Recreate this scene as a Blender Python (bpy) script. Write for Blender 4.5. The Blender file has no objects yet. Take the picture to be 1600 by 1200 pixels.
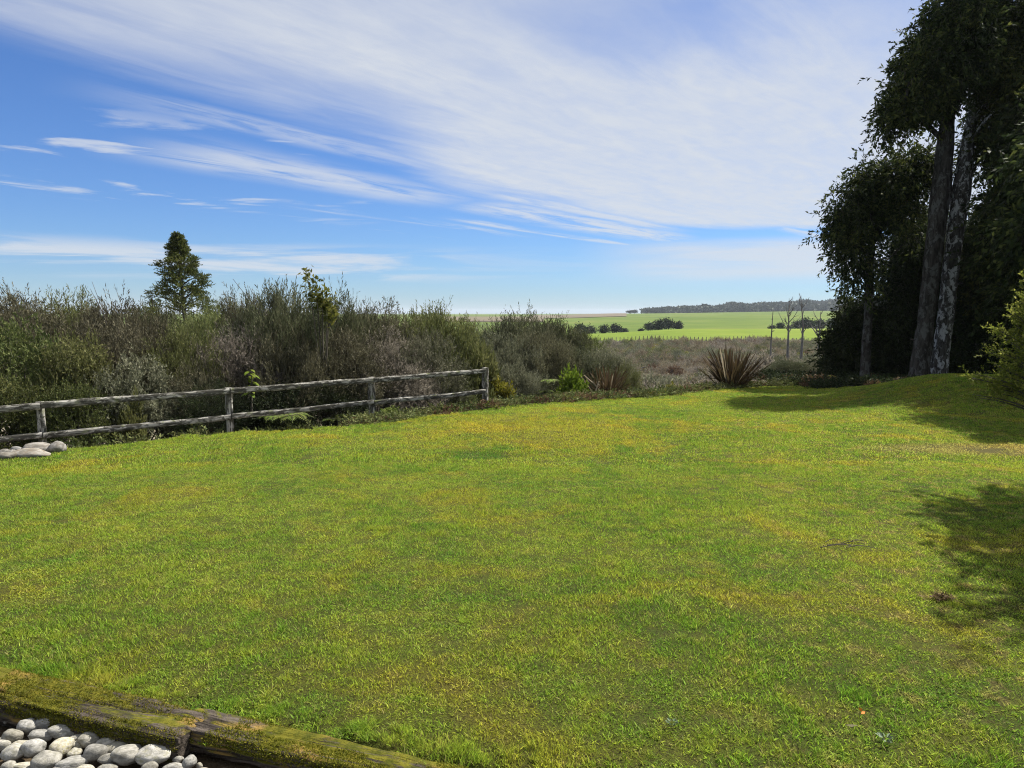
import bpy, math, random
import numpy as np
from mathutils import Vector, noise, Euler, Matrix

random.seed(7)
RNG = np.random.default_rng(7)
S = bpy.context.scene
COL = S.collection

# ------------------------------------------------------------------ camera, sky, sun, exposure
CAM_H, FPX, PITCH = 1.7, 1100.0, 0.0997
cam_data = bpy.data.cameras.new('camera')
cam_data.sensor_width = 36.0
cam_data.lens = 36.0 * FPX / 1600.0
cam_data.clip_start, cam_data.clip_end = 0.05, 30000
cam = bpy.data.objects.new('camera', cam_data)
cam.location = (0, 0, CAM_H)
cam.rotation_euler = (math.pi / 2 - PITCH, 0, 0)
COL.objects.link(cam)
S.camera = cam

SUN_AZ, SUN_EL = math.radians(53.5), math.radians(53)      # azimuth to the right of the view (+y)
SUN_DIR = Vector((math.sin(SUN_AZ) * math.cos(SUN_EL), math.cos(SUN_AZ) * math.cos(SUN_EL), math.sin(SUN_EL)))
sun_data = bpy.data.lights.new('sun', 'SUN')
sun_data.energy = 5.0
sun_data.angle = math.radians(0.5)
sun_data.color = (1.0, 0.95, 0.86)
sun = bpy.data.objects.new('sun', sun_data)
sun.rotation_euler = SUN_DIR.to_track_quat('Z', 'Y').to_euler()
sun.location = (30, 20, 60)
COL.objects.link(sun)
S.view_settings.view_transform = 'Standard'
S.view_settings.look = 'None'
S.view_settings.gamma = 1
S.view_settings.use_curve_mapping = False
S.view_settings.exposure = 1.0
S.cycles.max_bounces = 6
S.cycles.transparent_max_bounces = 8
S.cycles.volume_bounces = 0
S.cycles.caustics_reflective = False
S.cycles.caustics_refractive = False
S.cycles.use_denoising = True
S.cycles.denoiser = 'OPENIMAGEDENOISE'
S.cycles.denoising_prefilter = 'NONE'
S.cycles.denoising_input_passes = 'RGB_ALBEDO_NORMAL'
S.cycles.use_adaptive_sampling = False
S.cycles.pixel_filter_type = 'BLACKMAN_HARRIS'
S.cycles.filter_width = 1.1
SKY_STRENGTH = 0.061


class NB:
    """small helper to write node trees as expressions"""
    def __init__(self, tree):
        self.t = tree; self.n = tree.nodes; self.l = tree.links

    def node(self, typ, **kw):
        nd = self.n.new(typ)
        for k, v in kw.items():
            setattr(nd, k, v)
        return nd

    def put(self, sock, v):
        if isinstance(v, bpy.types.NodeSocket):
            self.l.new(v, sock)
        elif v is not None:
            if isinstance(v, (tuple, list)) and len(v) == 3 and sock.type == 'RGBA':
                v = (*v, 1)
            sock.default_value = v

    def m(self, op, a, b=None, c=None, clamp=False):
        nd = self.node('ShaderNodeMath', operation=op); nd.use_clamp = clamp
        self.put(nd.inputs[0], a)
        if b is not None: self.put(nd.inputs[1], b)
        if c is not None: self.put(nd.inputs[2], c)
        return nd.outputs[0]

    def sm(self, v, lo, hi):                                  # smoothstep 0..1
        nd = self.node('ShaderNodeMapRange', interpolation_type='SMOOTHSTEP')
        self.put(nd.inputs['Value'], v); self.put(nd.inputs['From Min'], lo); self.put(nd.inputs['From Max'], hi)
        return nd.outputs[0]

    def noise(self, vec, scale, detail=4, rough=0.55, dist=0.0):
        nd = self.node('ShaderNodeTexNoise')
        if vec is not None: self.l.new(vec, nd.inputs['Vector'])
        nd.inputs['Scale'].default_value = scale; nd.inputs['Detail'].default_value = detail
        nd.inputs['Roughness'].default_value = rough; nd.inputs['Distortion'].default_value = dist
        return nd.outputs['Fac']

    def mix(self, f, a, b):
        nd = self.node('ShaderNodeMix', data_type='RGBA')
        self.put(nd.inputs[0], f); self.put(nd.inputs[6], a); self.put(nd.inputs[7], b)
        return nd.outputs[2]

    def xyz(self, x, y, z):
        nd = self.node('ShaderNodeCombineXYZ')
        for i, v in enumerate((x, y, z)): self.put(nd.inputs[i], v)
        return nd.outputs[0]

    def sep(self, v):
        nd = self.node('ShaderNodeSeparateXYZ'); self.l.new(v, nd.inputs[0]); return nd.outputs

    def mapping(self, vec, scale=(1, 1, 1), loc=(0, 0, 0), rot=(0, 0, 0)):
        nd = self.node('ShaderNodeMapping')
        self.l.new(vec, nd.inputs['Vector'])
        nd.inputs['Scale'].default_value = scale; nd.inputs['Location'].default_value = loc; nd.inputs['Rotation'].default_value = rot
        return nd.outputs[0]

    def ramp(self, f, stops):
        nd = self.node('ShaderNodeValToRGB')
        els = nd.color_ramp.elements
        while len(els) < len(stops): els.new(0.5)
        for e, (p, c) in zip(els, stops):
            e.position = p; e.color = (*c, 1)
        self.l.new(f, nd.inputs[0])
        return nd.outputs[0]


# ---- sky: Nishita with a sheet of cirrus at one height above the ground
world = bpy.data.worlds.new('World')
S.world = world
world.use_nodes = True
wt = world.node_tree
wt.nodes.clear()
w = NB(wt)
sky = w.node('ShaderNodeTexSky', sky_type='NISHITA')
sky.sun_disc = False
sky.sun_elevation = SUN_EL
sky.sun_rotation = SUN_AZ
sky.air_density = 1.0
sky.dust_density = 0.2
sky.ozone_density = 3.5
tc = w.node('ShaderNodeTexCoord')
d = w.sep(tc.outputs['Generated'])
zc = w.m('MAXIMUM', d[2], 0.012)
u = w.m('DIVIDE', d[0], zc)
v = w.m('DIVIDE', d[1], zc)
sa = w.m('ADD', w.m('MULTIPLY', u, .62), w.m('MULTIPLY', v, .78))      # along the wind
ta = w.m('SUBTRACT', w.m('MULTIPLY', u, .78), w.m('MULTIPLY', v, .62))  # across it
vec = w.xyz(sa, ta, 0.0)
n_soft = w.noise(w.mapping(vec, (.35, .8, 1)), 1.0, 5, .55, .3)
n_fine = w.noise(w.mapping(vec, (.9, 4.0, 1), (3, 1, 0)), 1.0, 6, .62, .6)
n_grain = w.noise(w.mapping(vec, (5.0, 9.0, 1), (1, 7, 0)), 1.0, 5, .6, .4)
n_big = w.noise(w.mapping(vec, (.22, .3, 1), (5.2, 2.3, 0)), 1.0, 3, .5)
edge = w.m('ADD', -3.0, w.m('MULTIPLY', w.sm(sa, 2.2, 4.4), -1.05))
edge = w.m('ADD', edge, w.m('MULTIPLY', w.sm(sa, 6.8, 10.0), 2.2))
tt = w.m('ADD', ta, w.m('MULTIPLY', w.m('SUBTRACT', n_soft, .5), 1.5))
tt = w.m('ADD', tt, w.m('MULTIPLY', w.m('SUBTRACT', n_fine, .5), 0.5))
main = w.sm(w.m('SUBTRACT', tt, edge), -0.35, 0.75)
main = w.m('MULTIPLY', main, w.m('ADD', .84, w.m('MULTIPLY', w.sm(n_fine, .3, .7), .16)))
hole = w.m('MULTIPLY', w.sm(n_big, .52, .68), .5)
main = w.m('MULTIPLY', main, w.m('SUBTRACT', 1.0, hole))


def window(x, a, b, c, e):
    return w.m('MULTIPLY', w.sm(x, a, b), w.m('SUBTRACT', 1.0, w.sm(x, c, e)))


def streak(t0, wid, s0, s1, s2, s3, thr, amp, tilt=0.0):
    tc_ = w.m('SUBTRACT', w.m('SUBTRACT', ta, t0), w.m('MULTIPLY', w.m('SUBTRACT', sa, s0), tilt))
    tc_ = w.m('ADD', tc_, w.m('MULTIPLY', w.m('SUBTRACT', n_soft, .5), .5))
    g = w.m('SUBTRACT', 1.0, w.sm(w.m('ABSOLUTE', tc_), wid * .15, wid))
    g = w.m('MULTIPLY', g, window(sa, s0, s1, s2, s3))
    return w.m('MULTIPLY', w.m('MULTIPLY', g, w.sm(n_fine, thr, thr + .3)), amp)


gap = w.m('MULTIPLY', w.m('MULTIPLY', window(w.m('ADD', sa, w.m('MULTIPLY', w.m('SUBTRACT', n_fine, .5), .8)), 1.5, 2.2, 2.4, 3.2), window(tt, -1.9, -1.35, -1.2, -.6)), .42)
main = w.m('MULTIPLY', main, w.m('SUBTRACT', 1.0, gap))
cl = main
for a in [streak(-3.5, .30, 1.15, 2.0, 3.4, 4.6, .28, .55),
          streak(-4.45, .62, 1.75, 2.6, 4.0, 5.2, .26, .75),
          streak(-5.7, .28, 3.6, 4.6, 6.5, 8.0, .42, .6),
          streak(-3.85, .25, 4.2, 5.0, 7.0, 8.5, .22, .9),
          streak(-6.6, .5, 1.4, 2.4, 6.0, 8.0, .55, .6),
          streak(-4.35, .55, 4.6, 5.4, 8.0, 10.0, .30, .9),
          streak(-5.2, .20, 5.2, 6.0, 8.5, 10.5, .30, .8),
          streak(-2.6, .35, 7.5, 8.6, 11.0, 13.0, .30, .8)]:
    cl = w.m('MAXIMUM', cl, a)
# low banks of cloud towards the horizon
az = w.m('ARCTAN2', d[0], d[1])
low = w.xyz(w.m('MULTIPLY', az, 3.0), w.m('MULTIPLY', d[2], 38.0), 0.0)
n_low = w.noise(low, 1.1, 6, .58, .5)
bank = w.m('MULTIPLY', window(d[2], .038, .055, .075, .098), w.sm(n_low, .44, .60))
bank = w.m('MULTIPLY', bank, w.m('SUBTRACT', 1.0, w.m('MULTIPLY', w.sm(az, -.25, .02), .75)))
bank2 = w.m('MULTIPLY', window(d[2], .030, .060, .088, .104), w.m('MULTIPLY', w.sm(az, .06, .26), w.m('ADD', .55, w.m('MULTIPLY', w.sm(n_low, .3, .6), .45))))
cl = w.m('MAXIMUM', cl, w.m('MULTIPLY', bank, .85))
cl = w.m('MAXIMUM', cl, w.m('MULTIPLY', bank2, .9))
puff = w.m('MULTIPLY', window(d[2], .11, .13, .20, .26), w.m('MULTIPLY', w.sm(n_low, .56, .66), .75))
cl = w.m('MAXIMUM', cl, w.m('MULTIPLY', puff, w.m('SUBTRACT', 1.0, w.sm(az, -.30, -.10))))
cl = w.m('MULTIPLY', cl, w.sm(d[2], .0, .04))
cl = w.m('MULTIPLY', cl, w.m('ADD', .80, w.m('MULTIPLY', n_grain, .38)), None, True)
hs = w.node('ShaderNodeHueSaturation')
hs.inputs['Saturation'].default_value = 1.05
hs.inputs['Value'].default_value = 1.0
w.l.new(sky.outputs[0], hs.inputs['Color'])
tint = w.node('ShaderNodeMix', data_type='RGBA', blend_type='MULTIPLY')
tint.inputs[0].default_value = 1.0
w.l.new(hs.outputs[0], tint.inputs[6]); tint.inputs[7].default_value = (.50, .71, 1.04, 1)
skycol = tint.outputs[2]
CLOUD = (5.75, 6.05, 6.5)
col = w.mix(w.m('MULTIPLY', cl, .92), skycol, CLOUD)
bg = w.node('ShaderNodeBackground')
bg.inputs['Strength'].default_value = SKY_STRENGTH
w.l.new(col, bg.inputs['Color'])
wo = w.node('ShaderNodeOutputWorld')
w.l.new(bg.outputs[0], wo.inputs['Surface'])

# ------------------------------------------------------------------ where things stand
CP, SP = math.cos(PITCH), math.sin(PITCH)


def ray(px, py):
    a = (600 - py) / FPX
    return np.array([(px - 800) / FPX, CP + SP * a, -SP + CP * a])


def at(px, py, Y):
    r = ray(px, py)
    return np.array([0, 0, CAM_H]) + r * (Y / r[1])


BED = {}


def z_plane(x, y):
    z = -0.024 * np.maximum(0, y - 2) - 0.010 * np.maximum(0, -x)
    return z


def mound(x, y):
    dx = (x - 10.6); sx = np.where(dx < 0, 1.25, 2.6)
    return 0.60 * np.exp(-0.5 * (dx / sx) ** 2 - 0.5 * ((y - 16.6) / 1.7) ** 2)


def z_lawn(x, y):
    x = np.asarray(x, float); y = np.asarray(y, float)
    b = 0.018 * np.sin(x * .7 + 1) * np.sin(y * .55) + 0.008 * np.sin(x * 2.1) * np.cos(y * 1.7 + .5)
    return z_plane(x, y) + mound(x, y) + b * np.clip((y - 3.5) / 3, 0, 1)


def G(px, py):
    """the point of the lawn seen at a place of the photograph"""
    r = ray(px, py)
    Y = 5.0
    for _ in range(40):
        x = r[0] * Y / r[1]
        z = float(z_plane(x, Y))
        Y = min(40, (z - CAM_H) / (r[2] / r[1]))
    x = r[0] * Y / r[1]
    return np.array([x, Y, float(z_plane(x, Y))])


_edge_px = [(0, 711), (100, 704), (200, 696), (360, 679), (470, 672), (583, 664), (680, 652), (757, 641), (860, 630),
            (980, 623), (1060, 616), (1110, 610), (1180, 605), (1250, 602.5)]
_e = [G(*p) for p in _edge_px]
EX = np.array([-40, -17, -12] + [p[0] for p in _e] + [11.5, 15, 60])
EY = np.array([-12, 3.2, 6.9] + [p[1] for p in _e] + [_e[-1][1] + .6, 23.5, 27.0])


def edge_y(x):
    return np.interp(x, EX, EY)


def sstep(x, a, b):
    t = np.clip((x - a) / (b - a), 0, 1)
    return t * t * (3 - 2 * t)


# distances of the field boundaries along u = x/y
def b_heath(u): return 165 + 6 * np.sin(u * 9) + 10 * np.clip(u, 0, .6)
def b_crest(u): return 235 + 0 * u


def z_crest(u): return -5.1 + 1.75 * sstep(u, .10, .26)
def z_far(u): return -1.2 + 3.0 * sstep(u, .05, .16) + 4.6 * sstep(u, .15, .5)


def z_ground(x, y):
    x = np.asarray(x, float); y = np.asarray(y, float)
    e = y - edge_y(x)
    wood = sstep(x, 7.5, 10.5) * (1 - sstep(y, 26, 40))
    drop = 1.0 * sstep(e, -0.2, 4) + 3.2 * sstep(e, 3, 36)
    zn = z_plane(np.clip(x, -40, 60), np.minimum(y, edge_y(x))) - 0.12 - drop * (1 - .93 * wood)
    u = x / np.maximum(y, 6)
    yb, yc = b_heath(u), b_crest(u)
    zc_ = z_crest(u)
    zf = z_far(u)
    zn = np.where(y > 60, zn + (-5.0 - zn) * sstep(y, 60, 120), zn)
    zp = -5.0 + (zc_ + 5.0) * sstep(y, yb, yc)
    dip = zc_ - 1.2
    zd = zc_ + (dip - zc_) * sstep(y, yc, yc + 35)
    zu = dip + (zf - dip) * np.clip((y - yc - 35) / (1150 - yc - 35), 0, 1) ** .85
    ridge = 16 * sstep(u, .16, .55) * sstep(y, 1250, 1700)
    z = np.where(y < yb, zn, np.where(y < yc, zp, np.where(y < yc + 35, zd, zu + ridge)))
    bump = .25 * np.sin(x * .21 + y * .13) * np.sin(x * .08 - y * .17)
    return z + bump * sstep(e, 6, 30) * (y < yb)


# ------------------------------------------------------------------ mesh helpers
class Geo:
    def __init__(self): self.V = []; self.F = []; self.n = 0

    def add(self, V, F, m=0):
        V = np.asarray(V, np.float32).reshape(-1, 3); F = np.asarray(F, np.int64)
        self.V.append(V); self.F.append((F + self.n, m)); self.n += len(V)

    def mesh(self, name, mats, smooth=False):
        me = bpy.data.meshes.new(name)
        V = np.concatenate(self.V) if self.V else np.zeros((0, 3), np.float32)
        me.vertices.add(len(V)); me.vertices.foreach_set('co', V.ravel())
        tot = sum(f.size for f, _ in self.F); npoly = sum(len(f) for f, _ in self.F)
        li = np.concatenate([f.ravel() for f, _ in self.F]).astype(np.int32)
        ls = np.concatenate([np.full(len(f), f.shape[1], np.int32) for f, _ in self.F])
        mi = np.concatenate([np.full(len(f), m, np.int32) for f, m in self.F])
        me.loops.add(tot); me.loops.foreach_set('vertex_index', li)
        me.polygons.add(npoly)
        st = np.zeros(npoly, np.int32); st[1:] = np.cumsum(ls)[:-1]
        me.polygons.foreach_set('loop_start', st)
        me.polygons.foreach_set('loop_total', ls)
        me.polygons.foreach_set('material_index', mi)
        if smooth: me.polygons.foreach_set('use_smooth', np.ones(npoly, bool))
        for m_ in mats: me.materials.append(m_)
        me.update(calc_edges=True); me.validate()
        return me


def link(name, me, parent=None, loc=None, kind=None):
    o = bpy.data.objects.new(name, me)
    COL.objects.link(o)
    if parent is not None: o.parent = parent
    if loc is not None: o.location = [float(c) for c in loc]
    if kind: o['kind'] = kind
    return o


def tag(o, label, cat, group=None):
    o['label'] = label; o['category'] = cat
    if group: o['group'] = group
    return o


def thing(name, label, cat, loc=(0, 0, 0), rz=0.0, group=None):
    o = bpy.data.objects.new(name, None)
    o.empty_display_size = .2
    COL.objects.link(o)
    o.location = [float(c) for c in loc]; o.rotation_euler = (0, 0, rz)
    return tag(o, label, cat, group)


def unit(v):
    return v / np.maximum(np.linalg.norm(v, axis=-1, keepdims=True), 1e-9)


def tube(g, pts, rad, n=7, m=0, rough=0.0, cap=True, rng=RNG, ridge=0.0):
    pts = np.asarray(pts, float); rad = np.asarray(rad, float)
    k = len(pts)
    T = unit(np.gradient(pts, axis=0))
    ref = np.array([1.0, 0, 0]) if abs(T[0][0]) < .8 else np.array([0, 1.0, 0])
    A = unit(np.cross(T, ref)); B = np.cross(T, A)
    th = np.arange(n) / n * 2 * math.pi
    R = rad[:, None] * (1 + rough * rng.normal(size=(k, n)))
    if ridge:
        hh = np.linspace(0, np.linalg.norm(np.diff(pts, axis=0), axis=1).sum(), k)
        R = R * (1 + ridge * np.array([[noise.noise(Vector((math.cos(a_) * 3.2, math.sin(a_) * 3.2, h_ * .55))) + .6 * noise.noise(Vector((math.cos(a_) * 7, math.sin(a_) * 7, h_ * 1.6))) for a_ in th] for h_ in hh]))
    V = pts[:, None, :] + R[..., None] * (np.cos(th)[None, :, None] * A[:, None, :] + np.sin(th)[None, :, None] * B[:, None, :])
    i = np.arange(k - 1)[:, None] * n; j = np.arange(n)[None, :]; j2 = (j + 1) % n
    F = np.stack([i + j, i + j2, i + n + j2, i + n + j], -1).reshape(-1, 4)
    g.add(V, F, m)
    if cap:
        for idx, row in ((0, V[0]), (k - 1, V[-1])):
            F = np.array([[q, (q + 1) % n, n] for q in range(n)])
            g.add(np.vstack([row, pts[idx][None]]), F if idx else F[:, ::-1], m)


def spline(ctrl, n):
    ctrl = np.asarray(ctrl, float)
    t = np.linspace(0, len(ctrl) - 1, n)
    i = np.clip(t.astype(int), 0, len(ctrl) - 2); f = (t - i)[:, None]
    P = np.vstack([2 * ctrl[0] - ctrl[1], ctrl, 2 * ctrl[-1] - ctrl[-2]])
    p0, p1, p2, p3 = P[i], P[i + 1], P[i + 2], P[i + 3]
    return .5 * (2 * p1 + (p2 - p0) * f + (2 * p0 - 5 * p1 + 4 * p2 - p3) * f ** 2 + (3 * p1 - p0 - 3 * p2 + p3) * f ** 3)


def rand_dir(n, rng):
    return unit(rng.normal(size=(n, 3)))


def kites(g, P, D, L, W, rng, m=0, fold=.25):
    """leaf shaped quads"""
    n = len(P)
    D = unit(D)
    side = unit(np.cross(D, rand_dir(n, rng)))
    nor = np.cross(side, D)
    L = np.broadcast_to(np.asarray(L, float), (n,))[:, None]; W = np.broadcast_to(np.asarray(W, float), (n,))[:, None]
    mid = P + D * L * .45 + nor * L * fold * .3
    V = np.stack([P, mid + side * W * .5, P + D * L, mid - side * W * .5], 1)
    g.add(V.reshape(-1, 3), np.arange(4 * n).reshape(n, 4), m)


def sprays(g, P, D, L, nleaf, leafL, leafW, rng, ang=.6, droop=0.0, m=0, twig=0.006, mt=1):
    """twigs that carry leaves; droop bends the twig downwards"""
    n = len(P)
    D = unit(D); L = np.broadcast_to(np.asarray(L, float), (n,))
    t = (np.arange(nleaf) + .6) / nleaf
    c = P[:, None, :] + D[:, None, :] * (L[:, None] * t)[..., None]
    c = c + np.array([0, 0, -1.0]) * (droop * L[:, None] * t ** 2)[..., None]
    tang = D[:, None, :] + np.array([0, 0, -1.0]) * (2 * droop * t)[None, :, None]
    tang = unit(tang).reshape(-1, 3); c = c.reshape(-1, 3)
    per = unit(np.cross(tang, rand_dir(len(c), rng)))
    a = ang * (0.6 + .8 * rng.random(len(c)))[:, None]
    kites(g, c, tang * np.cos(a) + per * np.sin(a), leafL * (.6 + .8 * rng.random(len(c))), leafW * (.7 + .6 * rng.random(len(c))), rng, m)
    if twig:
        tip = P + D * L[:, None] + np.array([0, 0, -1.0]) * (droop * L)[:, None]
        s = unit(np.cross(D, rand_dir(n, rng))) * twig
        V = np.stack([P - s, P + s, tip], 1).reshape(-1, 3)
        g.add(V, np.arange(3 * n).reshape(n, 3), mt)


# ------------------------------------------------------------------ materials
def new_mat(name):
    m_ = bpy.data.materials.new(name)
    m_.use_nodes = True
    m_.node_tree.nodes.clear()
    b = NB(m_.node_tree)
    b.out = b.node('ShaderNodeOutputMaterial')
    return m_, b


def principled(b, color, rough=.8, spec=.2, bump=None, bumpd=.02, strength=.6):
    p = b.node('ShaderNodeBsdfPrincipled')
    b.put(p.inputs['Base Color'], color); b.put(p.inputs['Roughness'], rough)
    p.inputs['Specular IOR Level'].default_value = spec
    if bump is not None:
        bp = b.node('ShaderNodeBump')
        bp.inputs['Distance'].default_value = bumpd; bp.inputs['Strength'].default_value = strength
        b.l.new(bump, bp.inputs['Height']); b.l.new(bp.outputs[0], p.inputs['Normal'])
    return p


def leaf_mat(name, stops, trans=.35, rough=.65, spec=.12, patch=0.0, patch_col=None, pscale=.7):
    m_, b = new_mat(name)
    geo = b.node('ShaderNodeNewGeometry')
    oi = b.node('ShaderNodeObjectInfo')
    r = geo.outputs['Random Per Island']
    n = b.noise(geo.outputs['Position'], pscale, 3)
    f = b.m('ADD', b.m('MULTIPLY', r, .65), b.m('MULTIPLY', b.sm(n, .3, .7), .35))
    c = b.ramp(f, stops)
    if patch_col:
        n2 = b.noise(geo.outputs['Position'], pscale * 2.3, 3)
        c = b.mix(b.m('MULTIPLY', b.sm(n2, .52, .66), patch), c, patch_col)
    hs_ = b.node('ShaderNodeHueSaturation')
    b.l.new(c, hs_.inputs['Color'])
    b.put(hs_.inputs['Hue'], b.m('ADD', .485, b.m('MULTIPLY', oi.outputs['Random'], .03)))
    b.put(hs_.inputs['Value'], b.m('ADD', .85, b.m('MULTIPLY', oi.outputs['Random'], .3)))
    c = hs_.outputs[0]
    p = principled(b, c, rough, spec)
    t = b.node('ShaderNodeBsdfTranslucent'); b.l.new(c, t.inputs['Color'])
    mx = b.node('ShaderNodeMixShader'); mx.inputs[0].default_value = trans
    b.l.new(p.outputs[0], mx.inputs[1]); b.l.new(t.outputs[0], mx.inputs[2])
    b.l.new(mx.outputs[0], b.out.inputs['Surface'])
    return m_


def bark_mat(name, c1, c2, c3=None, scale=6.0, stretch=.25, amt=.5, world_pos=True):
    m_, b = new_mat(name)
    co = b.node('ShaderNodeTexCoord').outputs['Object']
    n = b.noise(b.mapping(co, (1, 1, stretch)), scale, 6, .65, .4)
    c = b.mix(b.sm(n, .35, .65), c1, c2)
    if c3:
        n2 = b.noise(b.mapping(co, (1, 1, .55), (3, 1, 2)), scale * .55, 6, .7, .6)
        c = b.mix(b.m('MULTIPLY', b.sm(n2, .50, .58), amt), c, c3)
    p = principled(b, c, .9, .15, n, .03, .8)
    b.l.new(p.outputs[0], b.out.inputs['Surface'])
    return m_


def lawn_color(b, pos):
    """the colours of turf, moss, dry and bare places over the lawn"""
    s = b.sep(pos)
    flat = b.xyz(s[0], s[1], 0.0)
    n1 = b.noise(flat, .55, 4, .6, .5)
    n2 = b.noise(b.mapping(flat, (1, 1, 1), (7, 3, 0)), 1.5, 4, .62, .6)
    n3 = b.noise(b.mapping(flat, (1, 1, 1), (1, 9, 0)), 4.5, 3, .6, .4)
    n4 = b.noise(b.mapping(flat, (1, 1, 1), (4, 2, 0)), .9, 3, .6, .8)
    n5 = b.noise(b.mapping(flat, (1, 1, 1), (8, 6, 0)), 6.5, 4, .65, .4)
    c = b.mix(b.sm(n1, .34, .66), (.104, .182, .017), (.178, .234, .024))
    c = b.mix(b.m('MULTIPLY', b.sm(n3, .42, .66), .55), c, (.235, .248, .030))
    c = b.mix(b.m('MULTIPLY', b.sm(n2, .56, .70), .50), c, (.058, .140, .014))      # lush dark patches
    far = b.sm(s[1], 6.0, 11.0)
    moss = b.m('MULTIPLY', b.sm(n4, .50, .70), b.m('ADD', .44, b.m('MULTIPLY', far, .16)))
    c = b.mix(moss, c, (.315, .245, .024))                                          # golden moss
    def spot_mask(cx, cy, rx_, ry_, nz, amp):
        ax = b.m('DIVIDE', b.m('SUBTRACT', s[0], cx), rx_); ay = b.m('DIVIDE', b.m('SUBTRACT', s[1], cy), ry_)
        q = b.m('ADD', b.m('MULTIPLY', ax, ax), b.m('MULTIPLY', ay, ay))
        return b.m('SUBTRACT', 1.0, b.sm(b.m('ADD', q, b.m('MULTIPLY', b.m('SUBTRACT', nz, .5), amp)), .1, 1.3))
    c = b.mix(b.m('MULTIPLY', spot_mask(.3, 11.6, 2.6, 2.6, n2, 4.0), .36), c, (.34, .255, .022))      # wide mossy place before the fence end
    c = b.mix(b.m('MULTIPLY', spot_mask(-.45, 9.3, .55, .42, n3, 1.5), .8), c, (.050, .130, .014))     # lush tuft within it
    rx = b.sm(b.m('SUBTRACT', s[0], b.m('MULTIPLY', s[1], .22)), -.4, 2.2)
    dry = b.m('MULTIPLY', b.sm(n5, .52, .66), b.m('ADD', .18, b.m('MULTIPLY', rx, .45)))
    dx = b.m('DIVIDE', b.m('SUBTRACT', s[0], 6.6), 1.8)
    dy = b.m('DIVIDE', b.m('SUBTRACT', s[1], 9.6), .6)
    spot = b.m('SUBTRACT', 1.0, b.sm(b.m('ADD', b.m('ADD', b.m('MULTIPLY', dx, dx), b.m('MULTIPLY', dy, dy)), b.m('MULTIPLY', b.m('SUBTRACT', n3, .5), 1.6)), .2, 1.3))
    dry = b.m('MAXIMUM', dry, b.m('MULTIPLY', spot, .55))
    c = b.mix(dry, c, (.300, .215, .085))                                           # dead straw
    return c, n5, n3


def grass_mat():
    m_, b = new_mat('grass_blades')
    geo = b.node('ShaderNodeNewGeometry')
    c, n5, _ = lawn_color(b, geo.outputs['Position'])
    r = geo.outputs['Random Per Island']
    hs_ = b.node('ShaderNodeHueSaturation')
    b.l.new(c, hs_.inputs['Color'])
    b.put(hs_.inputs['Value'], b.m('ADD', .54, b.m('MULTIPLY', r, 2.15)))
    b.put(hs_.inputs['Hue'], b.m('ADD', .482, b.m('MULTIPLY', b.m('FRACT', b.m('MULTIPLY', r, 17.3)), .036)))
    c = b.mix(b.m('MULTIPLY', b.m('GREATER_THAN', b.m('FRACT', b.m('MULTIPLY', r, 7.7)), .90), .7), hs_.outputs[0], (.34, .27, .11))
    p = principled(b, c, .6, .22)
    t = b.node('ShaderNodeBsdfTranslucent'); b.l.new(c, t.inputs['Color'])
    mx = b.node('ShaderNodeMixShader'); mx.inputs[0].default_value = .50
    b.l.new(p.outputs[0], mx.inputs[1]); b.l.new(t.outputs[0], mx.inputs[2])
    b.l.new(mx.outputs[0], b.out.inputs['Surface'])
    return m_


def lawn_mat():
    m_, b = new_mat('turf')
    geo = b.node('ShaderNodeNewGeometry')
    c, n5, n3 = lawn_color(b, geo.outputs['Position'])
    n = b.noise(geo.outputs['Position'], 110, 4, .75)
    c = b.mix(b.m('ADD', .55, b.m('MULTIPLY', b.sm(n, .45, .62), .40)), c, (.030, .022, .010))
    p = principled(b, c, .95, .1, n, .03, .9)
    b.l.new(p.outputs[0], b.out.inputs['Surface'])
    return m_


def ground_mat(name, stops, scale, detail=6, bumpd=.05, stripe=None):
    m_, b = new_mat(name)
    geo = b.node('ShaderNodeNewGeometry')
    n = b.noise(geo.outputs['Position'], scale, detail, .62, .4)
    n2 = b.noise(geo.outputs['Position'], scale * 7, 4, .6)
    f = b.m('ADD', b.m('MULTIPLY', n, .7), b.m('MULTIPLY', n2, .3))
    if stripe:
        n3 = b.noise(b.mapping(geo.outputs['Position'], stripe), 1.0, 4, .6, .5)
        f = b.m('ADD', b.m('MULTIPLY', f, .55), b.m('MULTIPLY', n3, .45))
    c = b.ramp(f, stops)
    p = principled(b, c, .95, .1, n2, bumpd, .7)
    b.l.new(p.outputs[0], b.out.inputs['Surface'])
    return m_


M = {}
M['turf'] = lawn_mat()
M['grass'] = grass_mat()
M['heath_soil'] = ground_mat('heath_soil', [(.3, (.10, .085, .058)), (.5, (.17, .145, .105)), (.7, (.21, .19, .115))], .35)
M['paddock'] = ground_mat('paddock_grass', [(.36, (.080, .120, .008)), (.5, (.110, .158, .012)), (.64, (.155, .190, .022))], .035, 5, .1, (.006, .12, 1))
M['far_paddock'] = ground_mat('far_paddock_grass', [(.36, (.050, .085, .010)), (.5, (.085, .125, .016)), (.64, (.135, .145, .034))], .012, 5, .2, (.0016, .02, 1))
M['plough'] = ground_mat('ploughed_soil', [(.3, (.10, .085, .055)), (.5, (.135, .11, .075)), (.7, (.16, .14, .09))], .02, 5, .2)
M['soil'] = ground_mat('bed_soil', [(.3, (.03, .022, .012)), (.5, (.07, .05, .03)), (.7, (.11, .085, .05))], 9, 6, .02)

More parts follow.
